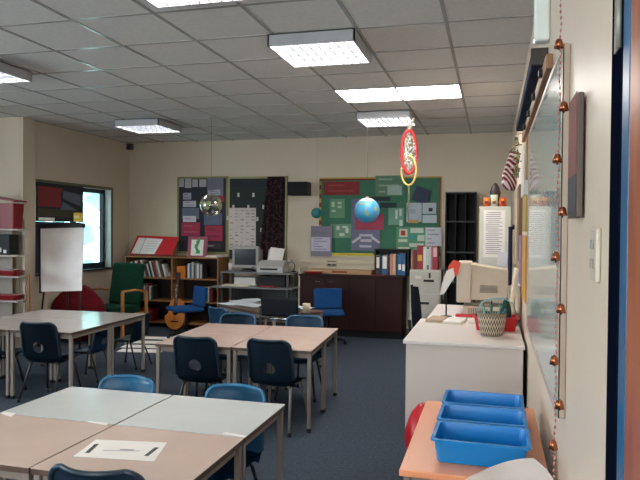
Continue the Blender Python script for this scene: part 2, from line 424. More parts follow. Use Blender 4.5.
# ------------------------------------------------------------------ polypropylene chairs
def make_chair(material, legm, label, sc=1.0, group='moulded classroom chairs'):
    """faces +Y; origin on the floor below the seat"""
    t = thing('classroom_chair', label, 'chair', (0, 0, 0), 0, group)
    W = .365
    def back(u, v):
        v = 1 - (1 - v) ** 1.5
        z = .335 + v * .355
        wv = W * (1.0 - .07 * v)
        x = (u - .5) * wv
        r = .055                                       # rounded top corners
        dz = .69 - z
        if dz < r:
            lim = wv / 2 - r + math.sqrt(max(0, r * r - (r - dz) ** 2))
            x = (u - .5) * 2 * lim if lim < wv / 2 else x
        y = -.155 - .075 * v + .045 * ((u - .5) * 2) ** 2
        if v < .16: y += .035 * ((.16 - v) / .16) ** 2
        if v > .93: y -= .012 * (v - .93) / .07
        # grip hole edge
        hx, hz = x, z - .475
        e = math.hypot(hx / .05, hz / .046)
        if .74 < e < 1.26:
            k = 1.0 / e
            x = hx * k; z = .475 + hz * k
        return (x, y, z)
    def keep(u, v):
        v = 1 - (1 - v) ** 1.5
        x = (u - .5) * W * (1 - .07 * v); z = .335 + v * .355 - .475
        return math.hypot(x / .05, z / .046) > 1.0
    MB().grid(28, 46, back, .011, keep).build('backrest', material, t, smooth=True)
    rim = []
    for k in range(0, 101):
        q = k / 100
        if q < .3: u, v = 0.0, .1 + q / .3 * .9
        elif q < .7: u, v = (q - .3) / .4, 1.0
        else: u, v = 1.0, 1.0 - (q - .7) / .3 * .9
        p = back(u, v); rim.append((p[0], p[1] - .005, p[2]))
    MB().tube(rim, .011, 6).build('rolled_rim', material, t)
    def seat(u, v):
        x = (u - .5) * (W * (1.0 + .06 * v)); y = -.14 + v * .34
        r = .06; dy = .20 - y
        if dy < r:
            wv = W * 1.06; lim = wv / 2 - r + math.sqrt(max(0, r * r - (r - dy) ** 2)); x = (u - .5) * 2 * lim
        z = .355 - .012 * math.sin(PI * min(1, v * 1.1)) * (1 - ((u - .5) * 2) ** 2) + .015 * ((u - .5) * 2) ** 4 - .025 * max(0, v - .85) / .15
        if v < .1: z += .012 * (1 - v / .1)
        return (x, y, z)
    MB().grid(14, 16, seat, .011).build('seat', material, t, smooth=True)
    f = MB()
    for s in (-1, 1): f.tube([(s * .13, -.12, .335), (s * .13, .15, .335)], .010)
    f.tube([(-.13, .10, .332), (.13, .10, .332)], .010); f.tube([(-.13, -.08, .332), (.13, -.08, .332)], .010)
    f.build('seat_frame', legm, t)
    for sx in (-1, 1):
        for (y0, y1) in ((-.08, -.20), (.12, .19)):
            l = MB().tube([(sx * .13, y0, .332), (sx * .138, y0 + (y1 - y0) * .15, .30), (sx * .175, y1, .018)], .0105).build('leg', legm, t)
            MB().lathe([(0, 0), (.015, 0), (.015, .025), (0, .03)], 10, (sx * .176, y1, 0)).build('foot_cap', M_dark, l)
    return t
protos = {}
def chair(x, y, rz, matk, legk, label, sc=1.0):
    mt = dict(navy=M_navy, blue=M_blue, mid=M_blue2)[matk]; lg = dict(black=M_darkm, grey=mat('worn_grey_tube', '8b867f', .4), dark=M_darkm)[legk]
    key = (matk, legk)
    if key not in protos: protos[key] = make_chair(mt, lg, label); o = protos[key]
    else: o = copy_tree(protos[key])
    o.location = (x, y, 0); o.rotation_euler = (0, 0, rz); o.scale = (sc, sc, sc); o['label'] = label
    return o
# rotation 0 faces away from the camera (+Y)
chair(-1.30, 2.085, R(4), 'navy', 'black', 'dark navy moulded chair cut by the bottom edge, in front of the worksheet')
chair(-1.955, 3.00, R(180), 'blue', 'black', 'bright blue moulded chair behind the nearest tables, left of two', .96)
chair(-1.305, 2.98, R(178), 'blue', 'black', 'bright blue moulded chair behind the nearest tables, right of two', .96)
chair(-2.145, 4.60, R(-1), 'navy', 'black', 'dark navy moulded chair in front of the middle tables, left of two')
chair(-1.56, 4.65, R(-6), 'navy', 'grey', 'dark navy moulded chair with pale legs in front of the middle tables, right of two')
chair(-2.32, 5.52, R(182), 'mid', 'dark', 'blue moulded chair on the far side of the middle tables, left of two')
chair(-1.67, 5.57, R(184), 'mid', 'dark', 'blue moulded chair on the far side of the middle tables, right of two')
chair(-3.74, 4.86, R(2), 'navy', 'black', 'dark navy moulded chair tucked at the near side of the left tables')
chair(-4.33, 4.84, R(0), 'navy', 'black', 'dark navy moulded chair at the left tables, cut by the left edge of the photo')
chair(-3.85, 5.60, R(92), 'mid', 'black', 'blue moulded chair tucked right underneath the left tables', .81)
chair(-3.80, 6.24, R(88), 'navy', 'black', 'navy moulded chair standing behind the far right leg of the left tables', .84)
chair(-2.76, 6.55, R(-30), 'mid', 'dark', 'blue moulded chair at the left end of the newspaper table', .95)

# dark padded chair at the newspaper table
t = thing('padded_chair', 'black padded chair with pale cross bar at the newspaper table', 'chair', (-1.95, 6.04, 0), R(-4))
MB().box(-.19, -.21, .665, .19, -.16, .845, .02, rot=(R(6), 0, 0)).build('backrest', M_fabk if False else mat('black_vinyl', '0b0f18', .7, spec=.2), t)
MB().tube([(-.2, -.185, .645), (.2, -.185, .645)], .012).build('cross_bar', M_chrome, t)
MB().box(-.2, -.18, .42, .2, .2, .47, .02).build('seat', M_fab, t)
for sx in (-1, 1):
    MB().tube([(sx * .2, -.2, 0.005), (sx * .2, -.19, .45), (sx * .2, -.185, .76)], .011).build('leg', M_darkm, t)
    MB().tube([(sx * .19, .17, 0.005), (sx * .19, .15, .425)], .011).build('leg', M_darkm, t)

# ------------------------------------------------------------------ sheets on the tables
def sheet(name, label, cat, pts, z, material, h=.0012, group=None, marks=None):
    m = MB().m(material); m.prism(pts, z, z + h, 'xy')
    if marks: marks(m, z + h)
    return tag(m.build(name), label, cat, group)
P4 = [tuple(at(a, b, 2, TH)[:2]) for a, b in ((73, 457), (154, 462), (167, 443), (96, 440))]
def wmarks(m, z):
    m.m(M_ink)
    def bar(p, q, wd):
        p, q = at(*p, 2, TH), at(*q, 2, TH); dv = (q - p); n = Vector((-dv.y, dv.x, 0)).normalized() * wd
        m.prism([(p.x - n.x, p.y - n.y), (q.x - n.x, q.y - n.y), (q.x + n.x, q.y + n.y), (p.x + n.x, p.y + n.y)], z, z + .0004, 'xy')
    bar((87, 453.5), (97, 444.5), .009); bar((146, 456.5), (157, 448), .009)
    m.m(M_grey); bar((103, 451), (140, 451.5), .0025); bar((120, 450), (134, 450.5), .005)
sheet('worksheet', 'white worksheet with two black bars lying on the nearest table', 'paper', P4, TH + .001, M_paper, marks=wmarks)
for nm, lb, q in (('name_label', 'small white sticker at the left end of the nearest tables', ((1, 414), (11, 417), (16, 413.5), (4, 412))),
                  ('name_label', 'small white sticker by the seam crossing left of the worksheet', ((86, 422), (106, 425.5), (109, 423.5), (90, 421.5))),
                  ('name_label', 'small white sticker at the right edge seam of the nearest tables', ((222, 434), (244, 438), (247, 436), (226, 432.5)))):
    sheet(nm, lb, 'sticker', [tuple(at(a, b, 2, TH)[:2]) for a, b in q], TH + .0008, M_paper, .0006, 'white stickers on the nearest tables')
# newspapers on the far table
random.seed(3)
M_news = mat('newsprint', 'c3cdd6', .8, col2='8d949c', scale=28, stretch=(1, 6, 1))
for k, (px, py, a, s) in enumerate(((232, 304, -30, .3), (243, 302, -38, .34), (252, 306, -32, .36), (254, 301, -45, .3), (301, 309, -30, .26))):
    p = at(px, py, 2, .62); q = []
    for u, v in ((-.5, -.36), (.5, -.36), (.5, .36), (-.5, .36)):
        x, y = rotv(u * s, v * s, R(a)); q.append((p.x + x, p.y + y))
    sheet('newspaper', ['folded newspaper at the left corner of the dark table', 'newspaper in the middle of the spread on the dark table', 'newspaper nearest the black padded chair on the dark table', 'newspaper at the back of the spread on the dark table', 'newspaper right of the black padded chair'][k],
          'newspaper', q, .6215 + k * .0035, M_news, .003, 'newspapers on the dark table')
p = at(306, 316, 2, .62)
b = MB(); b.lathe([(0, 0), (.034, 0), (.04, .01), (.042, .10), (.036, .10), (.034, .012), (0, .012)], 18, (p.x - .06, p.y + .22, .622))
tag(b.build('beige_pot', mat('straw', 'a89a84', .7)), 'beige pot at the right end of the newspaper table', 'pot')

# ------------------------------------------------------------------ right side: desks
DZ = .72
t = thing('teacher_desk', 'white topped desk with a full grey end panel, against the right wall', 'desk', (-.19, 5.19, 0))
MB().box(-.42, -.61, DZ - .025, .41, .58, DZ, .004).build('desk_top', M_offw, t)
MB().box(-.40, -.59, 0.0, .40, -.565, DZ - .026, .002).build('end_panel', M_desk, t)
MB().box(-.40, .54, 0.0, .40, .56, DZ - .026, .002).build('end_panel', M_desk, t)
MB().box(-.39, -.56, .03, -.0, .535, DZ - .027, .003).build('pedestal', M_desk, t)
t = thing('computer_desk', 'far white desk carrying the beige monitor', 'desk', (-.16, 6.36, 0))
MB().box(-.40, -.57, DZ - .025, .38, .60, DZ, .004).build('desk_top', M_offw, t)
for sy in (-.55, .57): MB().box(-.38, sy - .012, 0, .36, sy + .012, DZ - .026, .002).build('end_panel', M_desk, t)

# beech table with trays
t = thing('beech_table', 'low orange beech table carrying blue trays, against the right wall', 'table', (-.065, 2.89, 0))
MB().box(-.262, -.505, .585, .275, .515, TH, .004).build('table_top', M_beech, t)
fr = MB()
for s in (-1, 1): fr.box(-.23, s * .46 - .012, .545, .25, s * .46 + .012, .584); fr.box(s * .235 - .012, -.46, .545, s * .235 + .012, .46, .584)
fr.build('frame', M_steel, t)
for sx in (-1, 1):
    for sy in (-1, 1): MB().box(sx * .235 - .013, sy * .47 - .013, 0, sx * .235 + .013, sy * .47 + .013, .584, .004).build('leg', M_steel, t)
def tray_mesh(w, d, h, tp=.012, th=.003, lip=.012):
    m = MB()
    def ring(x, y, z, r=.02):
        return [m.bm.verts.new((a, b, z)) for a, b in rrect(2 * x, 2 * y, r, 3)]
    R1 = ring(w / 2 - tp, d / 2 - tp, 0); R2 = ring(w / 2, d / 2, h - .008); R3 = ring(w / 2 + lip, d / 2 + lip, h - .008); R4 = ring(w / 2 + lip, d / 2 + lip, h)
    R5 = ring(w / 2 - th, d / 2 - th, h); R6 = ring(w / 2 - tp - th, d / 2 - tp - th, th)
    seq = [R1, R2, R3, R4, R5, R6]
    for A, B in zip(seq, seq[1:]):
        for k in range(len(A)):
            m.bm.faces.new((A[k], A[(k + 1) % len(A)], B[(k + 1) % len(A)], B[k]))
    m.bm.faces.new(R1[::-1]); m.bm.faces.new(R6)
    return m
def tray(name, label, x, y, z, w, d, h, material, rz=0, group=None):
    o = tray_mesh(w, d, h).build(name, material); o.location = (x, y, z); o.rotation_euler = (0, 0, rz)
    return tag(o, label, 'tray', group)
for k, (y, lb) in enumerate(((2.607, 'bright blue plastic tray on the beech table, nearest of three'), (2.883, 'bright blue plastic tray on the beech table, middle of three, holding a small card'), (3.159, 'bright blue plastic tray on the beech table, farthest of three'))):
    tray('storage_tray', lb, -.035, y, TH + .002, .345, .235, .092, M_tray, R(-1.2), 'blue trays on the beech table')
tag(MB().box(-.185, 2.80, .622, -.09, 2.875, .626, rot=(R(38), 0, 0), about=(-.14, 2.80, .624)).build('card', M_paperc), 'small cream card inside the middle blue tray', 'card')
# bags under the beech table
def blob(cx, cy, z0, rx, ry, h, seed, n=20, nz=8, flat_=.9):
    rnd = random.Random(seed); ph = [rnd.uniform(0, 6.28) for _ in range(4)]
    m = MB()
    def fn(u, v):
        a = 2 * PI * u; s = math.sin(PI * (.02 + .96 * v)) ** .6
        k = 1 + .07 * math.sin(3 * a + ph[0] + v * 2) + .05 * math.sin(5 * a + ph[1] - 3 * v)
        return (cx + rx * s * k * math.cos(a), cy + ry * s * k * math.sin(a), z0 + h * (v ** flat_) + .01 * math.sin(4 * a + ph[2]) * (v > .1) * v)
    m.grid(n, nz, fn)
    bmesh.ops.remove_doubles(m.bm, verts=m.bm.verts[:], dist=.0005)
    bmesh.ops.holes_fill(m.bm, edges=[e for e in m.bm.edges if e.is_boundary])
    return m
b = tag(blob(-.40, 3.95, .0, .11, .12, .44, 2).build('red_bag', M_red, smooth=True), 'red bag standing between the beech table and the grey desk panel', 'bag')
b = tag(blob(-.385, 3.62, .0, .09, .09, .26, 4).build('green_bag', mat('green_cloth', '2a6b4a', .85), smooth=True), 'green bag on the floor behind the beech table, in front of the red bag', 'bag')

# white chair at the bottom right: only its curved back shows
t = thing('white_chair', 'white moulded chair back cut by the bottom edge beside the blue trays', 'chair', (0.03, 2.03, 0), R(172))
def wb(u, v):
    x = (u - .5) * .34; z = .36 + v * .372
    lim = .17 * math.sqrt(max(0.0, 1 - max(0, (v - .62) / .38) ** 2.4 * .75)); x = (u - .5) * 2 * min(.17, lim)
    return (x, -.13 - .08 * v + .04 * (2 * u - 1) ** 2, z - (u - .5) * .07 * v)
MB().grid(16, 16, wb, .012).build('backrest', mat('white_moulded_plastic', 'efe6e2', .4), t, smooth=True)
MB().grid(10, 10, lambda u, v: ((u - .5) * .36, -.13 + v * .30, .365 - .01 * math.sin(PI * u)), .012).build('seat', mat('white_moulded_plastic', 'efe6e2', .4), t, smooth=True)
for sx in (-1, 1):
    for y0, y1 in ((-.08, -.14), (.12, .16)): MB().tube([(sx * .12, y0, .35), (sx * .14, y1, 0.003)], .011).build('leg', M_greym, t)

# basket, red tub, pens
bx, by = -0.0, 5.02
t = thing('woven_basket', 'small round woven basket with black zigzag bands on the white desk', 'basket', (bx, by, DZ + .001))
def wv(r0, z0): return r0
nm = bpy.data.materials.new('woven_pattern'); nm.use_nodes = True
nt = nm.node_tree; bb = nt.nodes['Principled BSDF']; bb.inputs['Roughness'].default_value = .8
tc = nt.nodes.new('ShaderNodeTexCoord'); sp = nt.nodes.new('ShaderNodeSeparateXYZ'); nt.links.new(tc.outputs['Object'], sp.inputs[0])
def mth(op, a, b=None, c=None):
    n = nt.nodes.new('ShaderNodeMath'); n.operation = op
    for i, v in enumerate((a, b, c)):
        if v is None: continue
        if isinstance(v, (int, float)): n.inputs[i].default_value = v
        else: nt.links.new(v, n.inputs[i])
    return n.outputs[0]
ang = mth('ARCTAN2', sp.outputs[1], sp.outputs[0])
tri = mth('PINGPONG', mth('MULTIPLY', ang, 5.0), .5)
band = mth('PINGPONG', mth('MULTIPLY', mth('ADD', sp.outputs[2], mth('MULTIPLY', tri, .075)), 21.0), .5)
fac = mth('GREATER_THAN', band, .29)
mx = nt.nodes.new('ShaderNodeMix'); mx.data_type = 'RGBA'; mx.inputs[6].default_value = lin('b9aa96'); mx.inputs[7].default_value = lin('2a2422')
nt.links.new(fac, mx.inputs[0]); nt.links.new(mx.outputs[2], bb.inputs['Base Color'])
MB().lathe([(0, 0), (.078, 0), (.09, .04), (.102, .11), (.106, .16), (.098, .16), (.092, .10), (.08, .03), (0, .02)], 32).build('basket_body', nm, t)
MB().tube([(.104 * math.cos(a), .104 * math.sin(a), .163) for a in [2 * PI * k / 28 for k in range(28)]], .006, 6, True).build('rim', mat('basket_rim', '8a7a68', .8), t)
cols = [('1e6e6e', 'teal'), ('2a8f8a', 'turquoise'), ('1b4f55', 'dark teal'), ('2c3c4c', 'slate blue'), ('59b0b8', 'pale blue'), ('206a58', 'green'), ('174048', 'blue black')]
for k, (c, nme) in enumerate(cols):
    a = k * .9; x0, y0 = bx + .04 * math.cos(a), by + .04 * math.sin(a); x1, y1 = bx + .085 * math.cos(a) + .015, by + .075 * math.sin(a)
    z1 = DZ + .20 + .02 * (k % 3)
    pn = MB().m(flat(c, .4)).tube([(x0, y0, DZ + .03), (x1, y1, z1)], .0085, 8).m(M_dark).tube([(x1, y1, z1), (x1 + .003, y1, z1 + .012)], [.006, .002], 8).build('marker_pen')
    tag(pn, f'{nme} marker pen standing in the woven basket', 'pen', 'pens in the woven basket')
hd = MB().tube([(.0, 5.1, .93), (.03, 5.15, 1.0), (.10, 5.15, 1.01), (.18, 5.15, 1.0), (.215, 5.15, .965)], .006, 8)
red1 = thing('red_tub', 'low red plastic tub behind the woven basket', 'tub', (.03, 5.30, DZ + .002))
tray_mesh(.33, .2, .11, .02).build('tub_body', M_red, red1)
MB().tube([(-.16, 0, .11), (-.11, 0, .21), (-.02, 0, .25), (.06, 0, .25), (.13, 0, .21), (.16, 0, .11)], .005, 8).build('handle', mat('pale_teal_plastic', '79b4b8', .4), red1)
blobm = blob(.11, 5.31, DZ + .012, .04, .04, .23, 9)
tag(blobm.build('soft_bundle', mat('dark_green_cloth', '1f4038', .9), smooth=True), 'dark green soft bundle sitting in the red tub by the wall', 'soft toy')

# monitor on its base unit
t = thing('desktop_computer', 'flat beige desktop computer case under the side-on monitor', 'computer', (-.05, 6.30, DZ + .001))
MB().box(-.21, -.20, 0, .21, .20, .088, .006).build('case', M_pbeige, t)
c = MB()
for k in range(9): c.box(-.16 + k * .02, -.204, .02, -.15 + k * .02, -.199, .07)
c.build('vent_slot', mat('shadow_beige', '8c8276', .6), t)
t = thing('crt_monitor', 'beige tube monitor seen side-on, screen turned to the left', 'monitor', (-.08, 6.30, DZ + .0905))
MB().box(-.24, -.22, .03, -.11, .22, .40, .012).build('bezel', M_pbeige, t)
MB().box(-.246, -.18, .07, -.239, .18, .36, .004).build('screen', mat('dark_screen', '20262a', .1), t)
def hous(m):
    A = [(-.111, -.20, .05), (-.111, .20, .05), (-.111, .20, .385), (-.111, -.20, .385)]; Bq = [(.22, -.15, .08), (.22, .15, .08), (.22, .15, .335), (.22, -.15, .335)]
    a = [m.bm.verts.new(v) for v in A]; b = [m.bm.verts.new(v) for v in Bq]
    m.bm.faces.new(a[::-1]); m.bm.faces.new(b)
    for k in range(4): m.bm.faces.new((a[k], a[(k + 1) % 4], b[(k + 1) % 4], b[k]))
    bmesh.ops.bevel(m.bm, geom=m.bm.edges[:], offset=.01, segments=2, affect='EDGES', profile=.5)
    return m
hous(MB()).build('rear_housing', M_pbeige, t)
v_ = MB()
for k in range(6): v_.box(-.03, -.197, .125 + k * .012, .13, -.17, .131 + k * .012, rot=(0, 0, R(8.5)), about=(-.03, -.197, .125))
v_.build('vent_grille', mat('vent_taupe', '8f867b', .5), t)
MB().lathe([(0, 0), (.12, 0), (.11, .012), (.05, .02), (.05, .045), (0, .045)], 24).build('swivel_base', M_pbeige, t)
t = thing('document_holder', 'upright document holder with white sheet and red folder left of the monitor', 'document holder', (-.40, 5.92, DZ + .001))
MB().lathe([(0, 0), (.055, 0), (.05, .012), (0, .014)], 20).build('base', M_dark, t)
MB().tube([(0, 0, .01), (0, 0.0, .44)], .006).build('stem', M_dark, t)
MB().prism([(.0, .36), (.10, .38), (.125, .50), (.06, .52), (.02, .47)], -.007, -.002, 'xz').build('red_folder', mat('coral_red_card', 'd8482e', .6), t)
m_ = MB(); m_.prism([(-.055, .20), (-.02, .21), (.075, .37), (.06, .45), (.0, .42), (-.04, .30)], -.012, -.008, 'xz'); m_.build('white_sheet', M_paper, t)
tag(MB().box(-.32, 5.97, DZ + .001, -.14, 6.06, DZ + .022, .003).build('red_book', M_red), 'red book lying at the foot of the monitor', 'book')
tag(MB().box(-.13, 5.78, DZ + .001, .0, 5.86, DZ + .06, .003).build('orange_box', mat('orange_card', 'd8702c', .6), ), 'small orange box beside the open book on the desk', 'box')
# open book & paper pile
t = thing('open_book', 'large open book with pale pages at the left of the two desks', 'book', (-.385, 5.62, DZ + .001), R(-8))
MB().box(-.15, -.13, 0, .17, .15, .006, .002).build('cover', M_paperc, t)
MB().box(-.145, -.125, .0062, .0, .14, .030, .006).build('page_block', mat('brownish_print', 'a8917e', .8, scale=40), t)
MB().box(.005, -.125, .0062, .16, .14, .026, .006).build('page_block', M_paper, t)
tag(MB().box(-.19, 5.56, DZ + .001, -.13, 5.74, DZ + .02, .002).build('paper_pile', M_paper), 'small pile of white paper on the near desk left of the basket', 'paper')
tag(MB().box(.13, 5.55, DZ + .001, .155, 6.02, DZ + .46, .002, rot=(0, R(7), 0), about=(.15, 5.8, DZ)).build('cream_board', mat('cream_card', 'd6c8ae', .6)), 'cream board leaning against the right wall behind the basket', 'board')
# dark teacher's chair
t = thing('swivel_chair', 'charcoal fabric swivel chair at the left end of the desks', 'chair', (-.575, 6.42, 0), R(-72))
def bkf(u, v):
    a = (u - .5) * 2; z = .52 + v * .44; wv = .21 * (1 - .55 * max(0, v - .45) ** 1.6 * 1.8)
    return (a * wv, -.18 - .03 * v + .05 * a * a, z)
MB().grid(12, 12, bkf, .045).build('backrest', M_fabk, t, smooth=True)
MB().box(-.22, -.16, .43, .22, .24, .50, .03, seg=3).build('seat', M_fabk, t)
MB().tube([(0, .03, .08), (0, .03, .43)], .025).build('gas_column', M_dark, t)
MB().tube([(0, -.02, .44), (0, -.2, .46), (0, -.22, .62)], .018).build('back_bracket', M_dark, t)
for k in range(5):
    a = 2 * PI * k / 5
    l = MB().tube([(0, .03, .085), (.26 * math.cos(a), .03 + .26 * math.sin(a), .065)], [.022, .014]).build('base_leg', M_dark, t)
    MB().lathe([(0, 0), (.022, .004), (.026, .025), (.022, .05), (0, .055)], 12, (.26 * math.cos(a), .03 + .26 * math.sin(a), 0)).build('castor', M_dark, l)

# white cabinet beyond the monitor
t = thing('white_cupboard', 'tall narrow white cupboard with a printed list on its front, beyond the monitor', 'cupboard', (.02, 7.42, 0))
MB().box(-.165, -.2, 0, .165, .2, 1.77, .004).build('body', mat('off_white_board', 'b9b9ae', .5), t)
l = MB().m(M_paper).box(-.12, -.2035, 1.22, .105, -.201, 1.73).m(M_grey)
for k in range(22): l.box(-.095 if k % 5 else -.08, -.2045, 1.70 - k * .021, .06 + .02 * math.sin(k * 3), -.2033, 1.708 - k * .021)
l.build('printed_list', None, t)
MB().box(.03, -.206, 1.13, .13, -.203, 1.28, rot=(0, R(6), 0)).build('pinned_note', mat('lilac_paper', 'c7c2cc', .7), t)
t = thing('painted_tin', 'row of small painted tins with orange flowers on the white cupboard', 'ornament', (.01, 7.35, 1.771))
for k, (x, c) in enumerate(((-.08, 'c8622c'), (.0, 'b9c8b4'), (.09, 'c24a20'))):
    MB().m(flat(c)).lathe([(0, 0), (.038, 0), (.04, .1 + .03 * (k == 1)), (.034, .1 + .03 * (k == 1)), (0, .09)], 16, (x, 0, 0)).m(flat('7a2a14')).box(x - .02, -.042, .03, x + .02, -.036, .06).m(flat('d8b23c')).box(x - .01, -.043, .065, x + .012, -.036, .085).build('tin', None, t)
b = MB().lathe([(0, 0), (.045, 0), (.05, .02), (.03, .05), (.05, .10), (.06, .16), (.045, .22), (.02, .26), (0, .27)], 16, (0.02, 7.46, 1.772), 1, .6)
tag(b.build('dark_carving', mat('dark_carved_wood', '2e1f1c', .4)), 'dark wooden carving standing on the white cupboard behind the tins', 'ornament')

# black pigeonhole rack
t = thing('pigeonhole_rack', 'tall black plastic pigeonhole rack against the back wall', 'rack', (-.425, 8.98, 0))
b = MB(); W2 = .195
b.box(-W2, .18, 0, W2, .20, 2.03)
for x in (-W2, -W2 / 3, W2 / 3, W2): b.box(x - .008, -.08, 0, x + .008, .18, 2.03)
b.build('carcass', mat('black_rack', '0a0a0d', .6, spec=.2), t)
for z in (0.05, .42, .80, 1.21, 1.63, 2.02):
    MB().box(-W2, -.085, z - .008, W2, .18, z + .008).build('shelf', mat('rack_shelf', '26282c', .5), t)
tag(MB().box(-.52, 8.92, 1.03, -.40, 9.1, 1.16, .004).build('teal_box', M_teal) if False else MB().box(-.54, 8.93, .812, -.50, 9.1, 1.08, .004).build('teal_folder', M_teal), 'teal folder standing in the black rack', 'folder')

# filing cabinet
t = thing('filing_cabinet', 'grey metal filing cabinet against the back wall under the red binders', 'filing cabinet', (-.88, 9.0, 0))
MB().box(-.21, -.19, 0, .21, .21, .97, .004).build('body', M_filec, t)
for k in range(3):
    z = .66 - k * .305
    d = MB().box(-.195, -.205, z, .195, -.191, z + .285, .004).build('drawer', mat('grey_drawer', 'aeaaa0', .4), t)
    MB().m(M_dark).box(-.02 if k == 0 else -.06, -.222, z + .15, .12 if k == 0 else .06, -.206, z + .18, .004).m(M_paperc).box(-.13, -.208, z + .19, -.05, -.2055, z + .225).build('handle', None, d)
MB().m(M_dark).box(.05, -.218, .86, .075, -.206, .93, .003).build('lock', None, t)

# binders
def book(name, label, x0, w, y0, d, z0, h, material, lean=0, spine=None, group=None, cat='book', y_spine=None):
    t_ = MB().m(material).box(-w / 2, 0, 0, w / 2, d, h, .003)
    t_.m(M_paper).box(-w / 2 + .004, .006, h - .002, w / 2 - .004, d - .004, h + .0006)
    if spine: t_.m(spine[0]).box(-w * .36, -.0012, h * spine[1], w * .36, .001, h * spine[2])
    o = t_.build(name); o.location = (x0 + w / 2, y0, z0); o.rotation_euler = (0, lean, 0)
    return tag(o, label, cat, group)
x = -1.075
for k, (w_, c, h_, lb, sp) in enumerate(((.028, 'a8705c', .26, 'thin tan book at the left end of the filing cabinet row', None), (.05, '5c1418', .27, 'dark maroon binder second from left on the filing cabinet', None), (.085, '8a0f18', .33, 'wide red binder with yellow spine label on the filing cabinet', (flat('c89a3c'), .35, .6)),
        (.05, 'cfd0c4', .31, 'cream binder in the middle of the filing cabinet row', None), (.03, '6a6e74', .31, 'grey binder right of the cream one', (M_paper, .2, .9)), (.022, 'c8c0c8', .31, 'pale lilac binder in the filing cabinet row', None), (.024, '8c8490', .30, 'mauve grey binder beside the last red binder', None), (.07, '961522', .32, 'red binder with pink label at the right end of the filing cabinet', (flat('d8a0a8'), .55, .95)))):
    book('ring_binder', lb, x, w_ - .003, 8.83, .24, .972, h_, flat(c, .45), 0, sp, 'binders on the filing cabinet', 'binder'); x += w_
# mahogany cupboards + low run
t = thing('low_cupboard', 'long low dark mahogany cupboard along the back wall', 'cupboard', (-1.9, 9.0, 0))
MB().box(-.75, -.2, 0.09, .72, .22, .845, .004).build('carcass', M_maho, t)
MB().box(-.73, -.15, 0, .70, .2, .09).build('plinth', M_dark, t)
MB().box(-.765, -.215, .846, .735, .225, .872, .004).build('cupboard_top', M_maho, t)
for k in range(4):
    d = MB().box(-.745 + k * .366, -.216, .11, -.745 + k * .366 + .36, -.201, .835, .003).build('door', M_maho, t)
    if k in (0, 1):
        xx = -.745 + k * .366 + (.30 if k == 0 else .06)
        MB().box(xx - .07 * (k == 0), -.228, .765, xx + .07 * (k == 1), -.217, .775, .003).build('handle', M_chrome, d)
MB().box(-.77, -.2, 0, -.752, .22, .95, .002).build('pale_end_panel', M_paperc, t)
tag(MB().box(-2.55, 8.88, .874, -1.63, 9.14, .93, .008).m(flat('7c2a1c')).box(-2.30, 8.878, .89, -2.05, 8.8795, .915).build('tan_box', M_tan) if False else (lambda m: (m.m(M_tan).box(-2.55, 8.88, .874, -1.63, 9.14, .935, .008), m.m(flat('7c2a1c')).box(-2.20, 8.8775, .895, -1.98, 8.8795, .92), m.build('flat_tan_box'))[-1])(MB()), 'long flat tan box lying on the dark cupboard below the socket', 'box')
tray('red_tray', 'shallow dark red tray at the left end of the dark cupboard', -2.46, 8.84, .874, .26, .07, .035, M_dred)
tag(MB().box(-1.62, 8.79, .874, -1.42, 8.84, .888, .003).build('red_folder', M_dred), 'dark red folder lying in front of the black binder box', 'folder')
t = thing('binder_box', 'open black shelf box of binders on the dark cupboard', 'shelf', (-1.345, 8.93, .873))
b = MB(); b.box(-.235, -.1, 0, -.222, .15, .37); b.box(.222, -.1, 0, .235, .15, .37); b.box(-.235, -.1, .352, .235, .15, .37); b.box(-.235, .14, 0, .235, .15, .37); b.box(-.235, -.1, 0, .235, .15, .01)
b.build('carcass', M_dark, t)
x = -1.565
for w_, c, h_, lb, sp in ((.06, '20222c', .27, 'black binder with white label at the left end of the black box', (M_paper, .35, .9)), (.022, '101014', .25, 'thin black binder in the black box', None), (.085, '1c4a72', .27, 'blue binder with big white label in the black box', (M_paper, .32, .95)), (.03, '3a1018', .26, 'thin dark red book in the black box', None),
                        (.04, 'c07c6c', .29, 'pink book in the black box', None), (.04, 'c8a480', .29, 'peach book in the black box', None), (.03, '16304c', .28, 'thin dark blue binder in the black box', None), (.055, '1a5484', .3, 'blue binder with narrow label in the black box', (M_paper, .25, .5)), (.05, '1a5484', .3, 'blue binder with narrow label at the right end of the black box', (M_paper, .2, .5))):
    book('ring_binder', lb, x, w_ - .003, 8.85, .2, .885, h_, flat(c, .45), 0, sp, 'binders in the black box', 'binder'); x += w_
# blue office chair in front of it
def fabric_chair(label, x, y, rz, material):
    t = thing('office_chair', label, 'chair', (x, y, 0), rz)
    MB().box(-.20, -.22, .46, .20, -.17, .75, .03, rot=(R(6), 0, 0), seg=3).build('backrest', material, t)
    MB().box(-.22, -.18, .40, .22, .22, .46, .028, seg=3).build('seat', material, t)
    MB().tube([(0, -.02, .39), (0, -.24, .41), (0, -.225, .6)], .014).build('back_bracket', M_dark, t)
    MB().tube([(0, .0, .08), (0, 0, .40)], .024).build('gas_column', M_dark, t)
    for k in range(5):
        a = 2 * PI * k / 5 + .3
        l = MB().tube([(0, 0, .085), (.25 * math.cos(a), .25 * math.sin(a), .06)], [.02, .012]).build('base_leg', M_dark, t)
        MB().lathe([(0, 0), (.02, .004), (.025, .025), (.02, .048), (0, .052)], 12, (.25 * math.cos(a), .25 * math.sin(a), 0)).build('castor', M_dark, l)
    return t
fabric_chair('blue fabric office chair in front of the dark cupboard', -2.09, 8.25, R(196), M_fab).scale = (.95, .95, .95)
fabric_chair('blue fabric office chair in front of the bookshelf, beside the guitar', -4.06, 8.08, R(138), M_fab).scale = (1, 1, .93)

